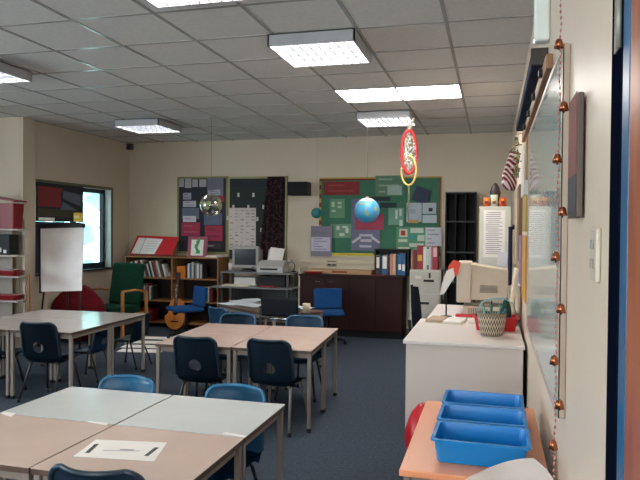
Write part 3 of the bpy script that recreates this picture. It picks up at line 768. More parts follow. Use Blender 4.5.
# ------------------------------------------------------------------ computer trolley
t = thing('computer_trolley', 'grey computer trolley against the back wall carrying monitor and printer', 'trolley', (-3.3, 8.9, 0))
MB().box(-.52, -.22, .86, .56, .24, .882, .004).build('top_shelf', mat('mid_grey_shelf', '6c6c70', .4), t)
MB().box(-.60, -.36, .655, .60, .22, .68, .006).build('keyboard_shelf', mat('mid_grey_shelf', '6c6c70', .4), t)
MB().box(-.50, -.2, .2, .50, .2, .22, .004).build('bottom_shelf', M_darkm, t)
for sx in (-1, 1):
    for sy in (-.2, .2): MB().box(sx * .5 - .018, sy - .018, .0, sx * .5 + .018, sy + .018, .86, .003).build('leg', mat('dark_grey_metal', '3e3e42', .4), t)
MB().box(-.48, .19, .3, .48, .2, .6).build('back_panel', M_darkm, t)
def crt(label, x, y, z, w, h, d_):
    t = thing('crt_monitor', label, 'monitor', (x, y, z))
    MB().box(-w / 2, -.05, .045, w / 2, .03, h, .012).build('bezel', mat('warm_grey_plastic', '918d8c', .4), t)
    MB().box(-w / 2 + .04, -.056, .095, w / 2 - .04, -.049, h - .04, .003).build('screen', mat('dark_blue_screen', '2a3238', .12), t)
    MB().box(-w / 2 + .03, .03, .06, w / 2 - .03, d_, h - .04, .04).build('rear_housing', mat('warm_grey_plastic', '918d8c', .4), t)
    MB().lathe([(0, 0), (.11, 0), (.10, .02), (.05, .045), (0, .046)], 20, (0, .06, 0)).build('swivel_base', M_darkm, t)
    MB().box(.10, -.055, .058, .15, -.0495, .072).build('buttons', M_dark, t)
crt('grey tube monitor facing the room on the computer trolley', -3.49, 8.86, .883, .41, .37, .27)
t = thing('inkjet_printer', 'pale grey inkjet printer with paper loaded, right of the trolley monitor', 'printer', (-3.085, 8.86, .883))
MB().prism([(-.13, 0), (.13, 0), (.13, .15), (.02, .17), (-.10, .10), (-.13, .08)], -.2, .2, 'yz', .008).build('body', M_pgrey, t)
MB().box(-.14, -.136, .035, .12, -.128, .06).build('paper_slot', M_dark, t)
MB().box(-.12, .10, .13, .12, .105, .34, rot=(R(-20), 0, 0), about=(0, .10, .13)).build('paper_support', M_pgrey, t)
m = MB().box(-.11, .085, .15, .11, .088, .36, rot=(R(-20), R(6), 0), about=(0, .085, .13)); m.build('paper', M_paper, t)
for lb, a, mt, nm in (('white box on the trolley shelf under the monitor', (-3.65, 8.78, .682, -3.32, 9.0, .80), M_paper, 'white_box'), ('dark keyboard pile on the keyboard shelf of the trolley', (-3.75, 8.56, .682, -3.35, 8.70, .70), M_paperc, 'keyboard'), ('black box under the printer on the trolley', (-3.26, 8.76, .682, -2.86, 9.0, .83), M_dark, 'black_box')):
    tag(MB().box(*a, .006).build(nm, mt), lb.replace('dark', 'pale'), 'keyboard' if nm == 'keyboard' else 'box')
tag(MB().box(-3.2, 8.58, .682, -2.95, 8.74, .70, .004).build('red_book', M_dred), 'dark red book on the keyboard shelf below the printer', 'book')
t = thing('white_mug', 'white paper cup on the trolley left of the monitor', 'cup', (-3.77, 8.95, .883))
MB().lathe([(0, 0), (.035, 0), (.042, .11), (.037, .11), (.031, .01), (0, .01)], 18).build('cup_body', M_white, t)
t = thing('desk_fan', 'small dark cable clamp lamp at the right end of the trolley', 'lamp', (-2.80, 8.98, .883))
MB().lathe([(0, 0), (.04, 0), (.035, .015), (0, .016)], 16).build('base', M_dark, t)
MB().tube([(0, 0, .01), (.02, 0, .1), (-.03, -.01, .17)], .006).build('arm', M_dark, t)
MB().lathe([(.012, .05), (.03, .03), (.045, 0), (.04, 0), (.01, .045)], 16, (-.04, -.02, .13)).build('lamp_shade', M_greym, t)
t['label'] = 'small dark lamp at the right end of the trolley'; t.name = 'small_lamp'

# ------------------------------------------------------------------ low bookshelf
t = thing('bookshelf', 'low wooden bookshelf with two bays against the back wall', 'bookshelf', (-4.68, 9.0, 0))
BX0, BX1 = -.79, .77
MB().box(BX0, -.2, 1.055, BX1, .2, 1.075, .003).build('top_board', M_pine, t)
for x in (BX0, -.0, BX1 - .02): MB().box(x, -.195, 0, x + .02, .2, 1.054, .002).build('upright', M_pine, t)
for z in (.06, .39, .735):
    for a, b in ((BX0 + .021, -.001), (.021, BX1 - .021)): MB().box(a, -.19, z, b, .2, z + .018, .002).build('shelf', M_pine, t)
MB().box(BX0, .2, 0, BX1, .205, 1.05).build('back_panel', mat('dark_back_board', '2c1c18', .7), t)
# leaning books in left bay
random.seed(11)
def fill(x0, x1, z0, hmax, cols_, lean, grp, where, y0=8.83):
    x = x0; k = 0
    while x < x1:
        w_ = random.uniform(.014, .034); h_ = hmax * random.uniform(.78, 1); c = cols_[k % len(cols_)]
        cn, ch = c
        o = book('book', f'{cn} book {where}', x, w_, y0, .16, z0 + (.003 + w_ / 2 * abs(math.sin(lean))), h_, flat(ch), lean, None, grp)
        nth = ['leftmost', 'second', 'third', 'fourth', 'fifth', 'sixth', 'seventh', 'eighth', 'ninth', 'tenth', 'eleventh', 'twelfth', 'thirteenth', 'fourteenth', 'fifteenth', 'sixteenth', 'seventeenth', 'eighteenth']
        o['label'] = f'{cn} book, {nth[min(k, 17)]}{"" if k == 0 else " from the left"} {where}'
        x += w_ / math.cos(lean) + .002; k += 1
BC = [('dark', '2a2426'), ('white', 'c9c4c0'), ('black', '1c1c20'), ('green', '3a5a48'), ('white', 'd0ccc8'), ('maroon', '5c1c20'), ('red', '8c2a28'), ('grey', '6c6a6c'), ('cream', 'b8b0a0'), ('brown', '4a3428')]
fill(-5.355, -4.78, .755, .26, BC, R(-16), 'books in the upper left bay of the bookshelf', 'in the upper left bay of the bookshelf')
fill(-4.42, -4.18, .755, .25, [('white', 'c2c6cc'), ('blue', '3c5474'), ('pale', 'b0aca8'), ('dark', '26262c'), ('grey', '74706e')], 0, 'books in the upper right bay of the bookshelf', 'in the upper right bay of the bookshelf')
fill(-5.42, -5.0, .41, .24, BC[::-1], 0, 'books in the lower left bay', 'on the middle shelf of the left bay')
fill(-4.3, -4.02, .41, .22, BC[3:], 0, 'books in the lower right bay', 'on the middle shelf of the right bay')
tag(MB().box(-4.61, 8.85, .754, -4.47, 9.1, .93, .004).build('orange_box', mat('bright_orange_card', 'c8701c', .6)), 'orange box file in the upper right bay of the bookshelf', 'box')
tag(MB().box(-5.38, 8.84, .079, -5.02, 9.08, .27, .004).build('maroon_box', M_dred), 'dark red box on the bottom shelf of the bookshelf', 'box')
# red display book on top
t = thing('big_book', 'red easel display folder open at white pages on the bookshelf', 'book', (-5.10, 8.93, 1.082))
m = MB(); m.prism([(-.37, .0), (.36, .0), (.42, .31), (-.30, .33)], 0, .012, 'xz'); m.xform(Matrix.Rotation(R(-22), 4, 'X')).build('cover', M_red, t)
m = MB(); m.prism([(-.335, .03), (.06, .02), (.16, .27), (-.26, .29)], -.008, -.001, 'xz')
m.m(M_grey); m2 = m
for a in range(5): m2.prism([(-.12 + a * .01, .07 + a * .04), (.05 + a * .01, .07 + a * .04), (.05 + a * .01, .075 + a * .04), (-.12 + a * .01, .075 + a * .04)], -.0095, -.0081, 'xz')
m2.prism([(-.20, .025), (-.19, .025), (-.13, .285), (-.14, .285)], -.0095, -.0081, 'xz')
m2.mats.insert(0, M_paper)
for f_ in m2.bm.faces: pass
m2.xform(Matrix.Rotation(R(-22), 4, 'X')); pg = m2.build('pages', None, t)
# material slots: 0 paper, 1 grey
for p__ in pg.data.polygons:
    cz = p__.center
pg.data.materials.clear(); pg.data.materials.append(M_paper); pg.data.materials.append(M_grey)
for i_, p__ in enumerate(pg.data.polygons): p__.material_index = 0 if i_ < 6 else 1
MB().box(-.36, -.06, 0, .36, -.03, .025, .004).build('lip', M_dred, t)
MB().box(-.2, .11, 0, .2, .18, .012, .002).build('stand', M_dred, t)
# picture leaning on the bookshelf
t = thing('picture_frame', 'small upright picture with green leaf on pink mount, on the bookshelf', 'picture', (-4.32, 8.93, 1.0755))
MB().box(-.16, 0, 0, .16, .015, .31, .003, rot=(R(-8), 0, 0), about=(0, 0, 0)).build('mount', flat('8c4a5c'), t)
MB().box(-.10, -.006, .02, .10, -.002, .26, rot=(R(-8), 0, 0), about=(0, 0, 0)).build('picture_sheet', M_paper, t)
m = MB()
for k in range(7):
    z = .05 + k * .03; a = .05 * math.sin(k * 1.3 + 1)
    m.box(a * .4 - .035, -.010, z, a * .4 + .035, -.0075, z + .03, rot=(0, k * .4, 0))
m.xform(Matrix.Rotation(R(-8), 4, 'X')).build('green_leaf', flat('3fa05c'), t)
for k in range(4):
    tag(MB().box(-4.14 + .01 * k, 8.83, 1.076 + .009 * k, -3.93 - .012 * k, 9.02, 1.0838 + .009 * k, .001, rot=(0, 0, R(3 * k - 4))).build('exercise_book', M_paperc if k % 2 else M_paper),
        f'pale exercise book on the bookshelf end, {["lowest", "second lowest", "second from top", "top"][k]} of the pile', 'book', 'pale exercise books on the bookshelf')

# guitar
t = thing('guitar', 'small orange acoustic guitar standing against the bookshelf', 'guitar', (-4.50, 8.60, 0))
G = Matrix.Rotation(R(-9), 4, 'X') @ Matrix.Scale(1.22, 4)
def gout():
    P = []
    for k in range(40):
        a = 2 * PI * k / 40; z = math.sin(a); rr = .14 if z < 0 else .105
        x = math.cos(a) * (rr - .022 * math.exp(-((z - .15) / .22) ** 2)); P.append((x, .20 + .19 * z))
    return P
m = MB().prism(gout(), -.035, .035, 'xz', .004).xform(G); m.build('body', mat('orange_spruce', 'cf8238', .35, col2='c0752f', scale=5, stretch=(10, 1, 1)), t)
MB().lathe([(.0, 0), (.035, 0), (.038, .002), (0, .003)], 24).xform(Matrix.Translation((0, -.034, .22)) @ Matrix.Rotation(R(90), 4, 'X')).xform(G).build('sound_hole', M_dark, t)
MB().box(-.05, -.045, .10, .05, -.035, .115, .002).xform(G).build('bridge', M_dark, t)
MB().box(-.022, -.048, .27, .022, -.022, .60, .004).xform(G).build('neck', mat('dark_rosewood', '3a2018', .4), t)
MB().box(-.032, -.045, .60, .032, -.028, .70, .006).xform(G).build('headstock', mat('dark_rosewood', '3a2018', .4), t)
m = MB()
for k in range(6): m.tube([(-.015 + k * .006, -.051, .11), (-.012 + k * .0048, -.051, .62)], .0007, 4)
m.xform(G).build('strings', M_chrome, t)

# green armchair
t = thing('green_armchair', 'low green fabric armchair with pale wooden arms by the window', 'armchair', (-5.09, 8.08, 0), R(174))
MB().box(-.26, -.20, .40, .26, -.10, 1.0, .04, rot=(R(10), 0, 0), seg=3).build('backrest', M_fabg, t)
MB().box(-.26, -.14, .30, .26, .36, .42, .04, seg=3).build('seat', M_fabg, t)
for sx in (-1, 1):
    MB().tube([(sx * .30, -.20, .60), (sx * .30, .05, .64), (sx * .30, .34, .64)], .016, 8).build('arm', M_oak, t)
    MB().box(sx * .30 - .018, .31, 0, sx * .30 + .018, .35, .63, .005).build('leg', M_oak, t)
    MB().box(sx * .30 - .018, -.22, 0, sx * .30 + .018, -.18, .60, .005).build('leg', M_oak, t)
    MB().box(sx * .29 - .01, -.2, .28, sx * .29 + .01, .33, .32, .003).build('side_rail', M_oak, t)

# beanbag
b = tag(blob(-5.26, 7.40, .0, .37, .27, .74, 21, 32, 14, .95).build('beanbag', M_fabr, smooth=True), 'dark red beanbag under the flip chart by the window', 'beanbag')
# papers on the floor
for k in range(4):
    p = at(141 + 3 * k, 351 - 4 * k, 2, 0)
    q = []
    for u, v in ((-.27, -.10), (.27, -.10), (.27, .10), (-.27, .10)):
        x, y = rotv(u, v, R(10)); q.append((p.x + x, p.y + y))
    sheet('paper_strip', ['white paper strip on the floor behind the left tables, nearest of four', 'white paper strip on the floor behind the left tables, second of four', 'white paper strip on the floor behind the left tables, third of four', 'white paper strip on the floor behind the left tables, farthest of four'][k],
          'paper', q, .002 + .004 * k, M_paper, .003, 'paper strips on the floor')

# ------------------------------------------------------------------ flip chart easel
t = thing('flip_chart_easel', 'white flip chart board on a dark easel beside the window', 'easel', (-5.20, 6.93, 0))
ev = Matrix.Translation((0, 0, .69)) @ Matrix.Rotation(R(-8), 4, 'X')
m = MB(); m.prism([(-.28, 0), (.30, 0.03), (.25, .82), (-.385, .80)], -.012, .0, 'xz'); m.xform(ev).build('board', mat('white_flip_board', 'e2d6d2', .3), t)
m = MB(); m.prism([(-.37, .80), (.26, .82), (.26, .87), (-.38, .85)], -.06, .01, 'xz'); m.xform(ev).build('top_tray', M_dark, t)
m = MB(); m.prism([(-.30, -.02), (-.28, -.02), (-.385, .86), (-.405, .86)], -.02, .01, 'xz'); m.xform(ev).build('side_bar', M_dark, t)
for sx in (-.26, .26): MB().tube([(sx, .02, .72), (sx * 1.15, -.04, .005)], .012).build('leg', M_dark, t)
MB().tube([(0, .1, 1.3), (0, .15, .3), (0.0, .17, 0.005)], .012).build('leg', M_dark, t)
yb = thing('yellow_box', 'small yellow box on the top tray of the flip chart', 'box', (-5.02, 7.02, 1.572))
MB().m(flat('c8a83c')).box(-.045, -.03, 0, .045, .03, .115, .004).m(flat('e0d08c')).box(-.035, -.032, .05, .035, -.0295, .08).build('carton', None, yb)

# display board over the window, dark blind beneath
t = thing('display_board', 'dark display board with red and slate blue shapes over the window', 'display board', (XL + .03, 7.46, 1.58))
MB().box(-.012, -.46, 0, .012, .50, .50, .003).build('backing', flat('23232b'), t)
m = MB().m(flat('7d2a2c')); m.prism([(-.45, .19), (.02, .19), (.0, .38), (.06, .45), (-.45, .45)], .0122, .016, 'yz')
m.build('red_sheet', None, t)
m = MB().m(flat('5b6473')); m.prism([(.06, .42), (.44, .38), (.44, .22), (.05, .31)], .0122, .015, 'yz'); m.prism([(.05, .27), (.36, .16), (.0, .16)], .0122, .015, 'yz'); m.build('slate_sheet', None, t)
m = MB().m(flat('3c3a28')); m.prism([(-.45, .06), (.45, .06), (.45, .15), (-.45, .17)], .0122, .016, 'yz'); m.build('olive_border', None, t)
m = MB().m(M_paper); m.prism([(-.43, .01), (-.12, .01), (-.12, .05), (-.43, .05)], .0122, .016, 'yz'); m.build('white_strip', None, t)
tag(MB().box(XL + .005, 6.99, .92, XL + .02, 7.93, 1.575).build('window_blind', flat('28324a')), 'dark blue blind panel below the display board', 'blind')

# ------------------------------------------------------------------ shelving at far left
t = thing('shelving_unit', 'white open shelving unit at the left edge of the photo', 'shelving', (-6.0, 6.53, 0))
M_sh = mat('white_shelf', 'b9afa9', .5)
for z in (.30, .63, .92, 1.17, 1.48):
    MB().box(-.8, -.13, z - .02, .60, .08, z, .003).build('shelf', M_sh, t)
MB().box(-.8, .08, 0, .35, .09, 1.6).build('back_panel', mat('shelf_back', 'a89e96', .6), t)
for x_ in (-.79, .50): MB().box(x_, -.10, 0, x_ + .02, .079, .279 + .02).build('upright', M_sh, t) if False else MB().box(x_, .085, 0, x_ + .03, .10, 1.6, .002).build('upright', M_sh, t)
MB().box(.625, .0, 0, .655, .03, .93, .003).build('post', M_pine, t)
for z in (.62, .90): MB().box(.60, .0, z, .624, .03, z + .025, .002).build('rail', M_pine, t)
tray('red_box', 'deep red box on the top shelf at the left edge', -5.66, 6.505, 1.482, .40, .18, .30, M_dred)
m = MB().m(M_dred); m.box(-.22, -.11, .0, .22, .11, .02, .004); o = m.build('box_lid'); o.location = (-5.66, 6.505, 1.83); o.rotation_euler = (R(0), R(9), 0)
tag(o, 'red lid lying tilted on the deep red box', 'lid')
bk = thing('black_box', 'black box with white printed pattern on the second shelf at the left edge', 'box', (-5.78, 6.50, 1.1715))
MB().box(-.27, -.09, 0, .26, .07, .24, .006).build('carton', M_dark, bk)
m = MB().m(M_paper)
for k in range(7): m.lathe([(0, 0), (.022, 0), (.022, .003), (0, .003)], 10, (0, 0, 0)) if False else m.box(-.24 + k * .07, -.0925, .02 + .012 * (k % 2), -.20 + k * .07, -.0905, .06 + .012 * (k % 3))
m.build('white_pattern', None, bk)
for k, (z, lb) in enumerate(((.922, 'shallow dark red tray on the third shelf at the left edge'), (.632, 'shallow dark red tray on the fourth shelf at the left edge'))):
    tray('paper_tray', lb, -5.76, 6.50, z + .001, .62, .16, .06, M_dred, 0, 'dark red trays on the left shelving')
tag(MB().box(-5.92, 6.43, .986, -5.52, 6.57, .996, .002).build('pink_paper', flat('c4a8ac')), 'pale pink papers on the upper dark red tray', 'paper')

# ------------------------------------------------------------------ boards on the back wall
WY = YB - .001
def wp(px, py, y=WY):
    p = at(px, py, 1, y); return p.x, p.z
class Board:
    def __init__(s, name, label, cat, r, colr, frame=None, depth=.02):
        (x0, z1), (x1, z0) = wp(r[0], r[1]), wp(r[2], r[3])
        s.o = Vector(((x0 + x1) / 2, YB - .0005, z0)); s.t = thing(name, label, cat, s.o)
        s.x0, s.x1, s.z0, s.z1, s.d = x0 - s.o.x, x1 - s.o.x, 0, z1 - z0, depth
        MB().box(s.x0, -depth, 0, s.x1, 0, s.z1).build('backing', flat(colr), s.t)
        if frame:
            m = MB(); fw = .03
            for a in ((s.x0, s.z1 - fw, s.x1, s.z1), (s.x0, 0, s.x0 + fw, s.z1), (s.x1 - fw, 0, s.x1, s.z1), (s.x0, 0, s.x1, fw)): m.box(a[0], -depth - .008, a[1], a[2], -depth + .001, a[3], .003)
            m.build('frame', frame, s.t)
        s.k = 0
    def sh(s, name, r, colr, marks=None, rot=0, lift=0):
        (x0, z1), (x1, z0) = wp(r[0], r[1]), wp(r[2], r[3])
        s.k += 1; y = -s.d - .001 - .0013 * s.k - lift
        mm = colr if not isinstance(colr, str) else flat(colr)
        m = MB().m(mm).box(x0 - s.o.x, y, z0 - s.o.z, x1 - s.o.x, y + .001, z1 - s.o.z)
        if marks:
            n, mc = marks; m.m(flat(mc) if isinstance(mc, str) else mc)
            W_, H_ = x1 - x0, z1 - z0
            for k in range(n):
                zz = z1 - s.o.z - H_ * (k + .6) / (n + .3)
                m.box(x0 - s.o.x + W_ * .12, y - .0005, zz - H_ * .12 / n, x0 - s.o.x + W_ * (.6 + .28 * math.sin(k * 2.1)), y + .0001, zz + H_ * .12 / n)
        if rot: m.xform(Matrix.Translation(Vector(((x0 + x1) / 2 - s.o.x, 0, (z0 + z1) / 2 - s.o.z))) @ Matrix.Rotation(R(rot), 4, 'Y') @ Matrix.Translation(-Vector(((x0 + x1) / 2 - s.o.x, 0, (z0 + z1) / 2 - s.o.z))))
        return m.build(name, None, s.t)
M_olive = mat('olive_frame', '7e7a4c', .5)
B1 = Board('display_board', 'dark display board with grey and crimson sheets above the bookshelf', 'display board', (178, 177, 228, 254), '1f1f2c', M_olive)
for r in ((179.5, 178.5, 184.5, 187), (185.5, 178, 192, 188), (193, 179.5, 198.5, 187), (200, 179.5, 207, 187)): B1.sh('note', r, 'a29da0')
B1.sh('grey_sheet', (208, 177, 224, 196), '6c6878'); B1.sh('note', (209, 190, 221, 195.5), 'a5a0b0', (2, '77738a'), -6)
B1.sh('red_strip', (219, 196, 225, 202), '8c2a2c')
B1.sh('note', (184, 193, 192, 199.5), '9c98a8', (2, '55556a')); B1.sh('note', (184, 201, 197, 207), 'b0acb8', (2, '77738a'))
B1.sh('blue_sheet', (183, 208, 200, 219), '5b6478'); B1.sh('note', (184, 216, 197, 222), 'bdb4bc', (1, '9a90a0'))
B1.sh('crimson_sheet', (182.5, 222.5, 201, 236), '8f2440', (2, 'a04058')); B1.sh('blue_sheet', (205, 213, 223, 225), '555f76')
B1.sh('crimson_sheet', (206, 225.5, 223.5, 241), '982844', (2, '7c1c34')); B1.sh('dark_note', (204, 243, 222, 249), '3c3438', (1, '8c8084'))
B2 = Board('display_board', 'dark green display board with poster and draped cloth behind the trolley', 'display board', (228.6, 177, 287, 262), '1b2624', mat('yellow_frame', '9c9468', .5))
B2.sh('dark_strip', (229, 181, 270, 187), '1c1c28')
for px, py in ((239, 195), (254, 195), (234, 207), (249, 207), (264, 207), (258, 219), (262, 230), (228.5, 218)): B2.sh('pin_label', (px - 1, py - 2, px + 1, py + 2), 'b8b8b0')
po = thing('poster', 'white poster with rows of small print above the trolley monitor', 'poster', (0, 0, 0))
(x0, z1), (x1, z0) = wp(230, 208), wp(256.5, 250)
po.location = ((x0 + x1) / 2, YB - .036, z0); W_, H_ = x1 - x0, z1 - z0
m = MB().m(mat('poster_paper', 'c4b8b4', .7)).box(-W_ / 2, -.002, 0, W_ / 2, 0, H_)
m.m(flat('8a7e84'))
rnd = random.Random(5)
for i in range(5):
    for j in range(13):
        if rnd.random() < .25: continue
        xx = -W_ / 2 + W_ * (i + .15) / 5; zz = H_ * (j + .4) / 13.4
        m.box(xx, -.0026, zz, xx + W_ * rnd.uniform(.06, .15), -.0019, zz + H_ * rnd.uniform(.012, .03))
m.build('sheet', None, po)
# draped cloth
mc = bpy.data.materials.new('maroon_check_cloth'); mc.use_nodes = True; nt = mc.node_tree; bb = nt.nodes['Principled BSDF']; bb.inputs['Roughness'].default_value = .9
tc = nt.nodes.new('ShaderNodeTexCoord'); vo = nt.nodes.new('ShaderNodeTexVoronoi'); vo.inputs['Scale'].default_value = 26; nt.links.new(tc.outputs['Object'], vo.inputs['Vector'])
rp = nt.nodes.new('ShaderNodeValToRGB'); rp.color_ramp.elements[0].color = lin('6c3a44'); rp.color_ramp.elements[1].color = lin('22161c'); rp.color_ramp.elements[0].position = .1; rp.color_ramp.elements[1].position = .55
nt.links.new(vo.outputs['Distance'], rp.inputs[0]); nt.links.new(rp.outputs[0], bb.inputs['Base Color'])
cl = thing('draped_cloth', 'dark maroon patterned cloth draped down the right of the green-black board', 'cloth', (0, 0, 0))
xa, za = wp(268, 177); xb, zb = wp(285.5, 177); xc, zc = wp(262, 262)
cl.location = (xb, YB - .05, zc)
def clf(u, v):
    wl_ = (xb - xa) * (.95 + .45 * (1 - v) ** 1.2) ; xx = -wl_ + u * wl_ - .03 * (1 - v)
    return (xx, -.02 * math.sin(u * 22 + v * 2) * (.4 + .6 * (1 - v)) - .01, v * (za - zc))
MB().grid(40, 24, clf, .004).build('cloth_sheet', mc, cl, smooth=True)

B3 = Board('display_board', 'large green display board with papers above the dark cupboard', 'display board', (320, 178, 441, 256), '2f6650', None)
m = MB()
L, Rr, T, Bt = B3.x0, B3.x1, B3.z1, 0
m.m(flat('a8893c')).box(L, -.03, T - .02, Rr, -.019, T); m.m(flat('6c2420')).box(L, -.032, T - .045, L + 0.92, -.019, T - .021)
m.m(flat('a8893c')).box(L, -.031, 0, L + .03, -.019, T - .05)
m.m(flat('6c2420'))
for k in range(8): m.box(L, -.033, .04 + k * .13, L + .03, -.0305, .1 + k * .13)
m.m(flat('7a3a2c')).box(Rr - .035, -.031, .25, Rr - .01, -.019, T - .02); m.m(flat('b0985c')).box(Rr - .01, -.030, .0, Rr, -.019, T)
m.build('border', None, B3.t)
B3.sh('banner', (324, 182, 360, 195), '7a1f22', (2, '8c3434'))
B3.sh('note_panel', (330, 199, 345, 218), '5c8468'); 
for r in ((332, 202, 335, 207), (338, 202, 342, 204), (338, 206, 342, 208), (332, 210, 336, 212)): B3.sh('slip', r, 'a8b8a0')
B3.sh('note_panel', (331, 224, 352, 238), '6a8c74')
for r in ((337, 226, 340, 230), (343, 226, 348, 228), (346, 228, 349, 233), (340, 233, 345, 236)): B3.sh('slip', r, 'b8c4b4')
B3.sh('mauve_sheet', (352, 199, 380, 251), '61647c'); B3.sh('crimson_sheet', (356, 214, 384, 230), '93384f')
B3.sh('slip', (360, 234, 373, 236.5), 'a8a4b0'); B3.sh('slip', (361, 239, 372, 242), 'a8a4b0'); B3.sh('slip', (360, 245, 372, 247.5), 'a8a4b0')
B3.sh('slip', (352, 238.5, 362, 241), 'b0acb8', None, -35); B3.sh('slip', (371, 238.5, 381, 241), 'b0acb8', None, 35)
B3.sh('grey_green_sheet', (376, 176, 404, 196), '50705c', (3, '7d9484')); B3.sh('note', (388, 186, 402, 195), '8aa098')
B3.sh('dark_strip', (371, 197, 391, 201), '1c3030'); B3.sh('dark_strip', (380, 203, 397, 208), '1c3030')
B3.sh('note_panel', (389, 208, 404, 225), '64907c')
for r in ((396, 210, 398, 219), (400, 209, 402, 216), (400, 220, 403, 226)): B3.sh('slip', r, 'b0c0b8')
B3.sh('slate_shape', (414, 188, 430, 203), '262f44', None, 20)
B3.sh('paper_sheet', (407, 203, 422, 222), '98a4ac', (1, '8a96a0')); B3.sh('paper_sheet', (423, 203, 436.5, 214), '9ca8b0'); B3.sh('photo', (429, 208, 433, 211.5), '283040'); B3.sh('paper_sheet', (423, 215, 437, 223), 'a4aeb4')
B3.sh('orange_slip', (409, 220, 419, 223), 'b08c50')
B3.sh('light_green_sheet', (397, 227, 441, 254), '4d8468')
B3.sh('paper_sheet', (400, 229, 408, 237), 'b8b8a4'); B3.sh('red_circle_picture', (401.5, 230.5, 406, 235.5), 'a02c2c')
B3.sh('paper_sheet', (411, 228, 424, 233), 'aab8ac'); B3.sh('teal_picture', (411, 235, 416, 239), '2f8c84'); B3.sh('paper_sheet', (418, 235, 425, 241), 'a8b8a8')
B3.sh('paper_sheet', (399, 239, 408, 242), 'b0b8a0'); B3.sh('paper_sheet', (399, 247, 410, 251), 'c0b8a8')
B3.sh('paper_sheet', (426, 227.5, 442, 246), 'b0b4bc', (4, '80848e'))
B3.sh('paper_sheet', (410, 243, 424, 247), 'a8b4a8')
B3.sh('lilac_sheet', (312.5, 226, 333, 256), '74707e'); B3.sh('map_sheet', (312.8, 237, 331.5, 251), 'b3acbe', (5, '6c6878'))
B3.sh('yellow_border', (333, 252.5, 374, 256), 'b3a63c')
# speaker, sensor, sockets
t = thing('wall_speaker', 'black loudspeaker box mounted high on the back wall', 'speaker', (-2.76, 9.09, 2.0))
MB().box(-.155, -.1, 0, .155, .11, .20, .01).build('cabinet', M_dark, t)
MB().box(-.14, -.106, .012, .14, -.101, .188, .003).build('grille', mat('speaker_cloth', '141416', .9, bump=.3, bscale=400), t)
MB().box(-.04, .11, .06, .04, .139, .14).build('bracket', M_darkm, t)
t = thing('motion_sensor', 'small dark security sensor in the back left corner under the ceiling', 'sensor', (-5.58, 9.12, 2.74))
MB().box(-.05, -.03, 0, .05, .03, .10, .015).build('housing', M_darkm, t)
MB().box(-.03, -.034, .02, .03, -.029, .06, .002).build('lens', M_dark, t); MB().tube([(-.02, .02, .08), (-.06, .10, .10)], .01).build('bracket', M_darkm, t)
t = thing('wall_socket', 'double power socket on the back wall below the green board', 'socket', (-2.29, YB, .96))
MB().box(-.075, -.014, 0, .075, -.0005, .085, .004).build('face_plate', mat('brass_plate', '7c735c', .35, metal=.3), t)
for sx in (-.036, .036): MB().box(sx - .02, -.017, .02, sx + .02, -.0142, .05, .002).build('socket_insert', M_dark, t)
MB().box(-.06, -.0175, .058, .06, -.0142, .075, .001).build('switches', M_dark, t)
tag(MB().box(-2.66, YB - .012, 0.885, -2.62, YB - .001, 1.35, .002).build('cable_trunking', mat('cream_trunking', 'b8ac98', .5)) if False else MB().box(-2.74, YB - .03, 1.0, -1.6, YB - .0005, 1.03, .004).build('cable_trunking', mat('cream_trunking', 'b8ac98', .5)), 'cream cable trunking along the back wall under the green board', 'trunking')

# ------------------------------------------------------------------ hanging things
def hang(name, label, cat, px, py, y, rad, ztop=ZC - .005, sr=.0022):
    p = at(px, py, 1, y)
    t = thing(name, label, cat, p)
    MB().tube([(0, 0, rad), (0, 0, ztop - p.z)], sr, 5).build('string', mat('dark_string', '4a4640', .8), t)
    return t, p
def sph(rad, n=32, m_=18): return MB().lathe([(rad * math.sin(PI * k / m_), -rad * math.cos(PI * k / m_)) for k in range(m_ + 1)], n)
t, p = hang('clear_globe', 'clear shiny inflated globe hanging in front of the dark display board', 'globe', 211, 205, 7.25, .137)
mg = bpy.data.materials.new('clear_film'); mg.use_nodes = True; nt = mg.node_tree; nt.nodes.clear()
o_ = nt.nodes.new('ShaderNodeOutputMaterial'); mx = nt.nodes.new('ShaderNodeMixShader'); tr_ = nt.nodes.new('ShaderNodeBsdfTransparent'); gl = nt.nodes.new('ShaderNodeBsdfGlossy'); lw = nt.nodes.new('ShaderNodeLayerWeight')
gl.inputs['Roughness'].default_value = .12; lw.inputs[0].default_value = .45; tr_.inputs[0].default_value = (.82, .82, .78, 1); gl.inputs[0].default_value = (.95, .92, .85, 1)
ad = nt.nodes.new('ShaderNodeMath'); ad.operation = 'MULTIPLY_ADD'; ad.inputs[1].default_value = .8; ad.inputs[2].default_value = .12; nt.links.new(lw.outputs['Facing'], ad.inputs[0])
nt.links.new(ad.outputs[0], mx.inputs[0]); nt.links.new(tr_.outputs[0], mx.inputs[1]); nt.links.new(gl.outputs[0], mx.inputs[2]); nt.links.new(mx.outputs[0], o_.inputs[0])
sph(.137).build('film_sphere', mg, t, smooth=True)
m = MB()
rnd = random.Random(8)
def patch(m, rad, lat, lon, a, b, seed):
    """an irregular land patch lying on the sphere"""
    rr = random.Random(seed); cx, cy = lon, lat; vs = []
    N = 12
    c = m.bm.verts.new((rad * math.cos(cy) * math.sin(cx), -rad * math.cos(cy) * math.cos(cx), rad * math.sin(cy)))
    for k in range(N):
        q = 2 * PI * k / N; k_ = rr.uniform(.6, 1.15); la = cy + b * k_ * math.sin(q); lo = cx + a * k_ * math.cos(q) / max(.3, math.cos(cy))
        vs.append(m.bm.verts.new((rad * math.cos(la) * math.sin(lo), -rad * math.cos(la) * math.cos(lo), rad * math.sin(la))))
    for k in range(N): m.bm.faces.new((c, vs[k], vs[(k + 1) % N]))
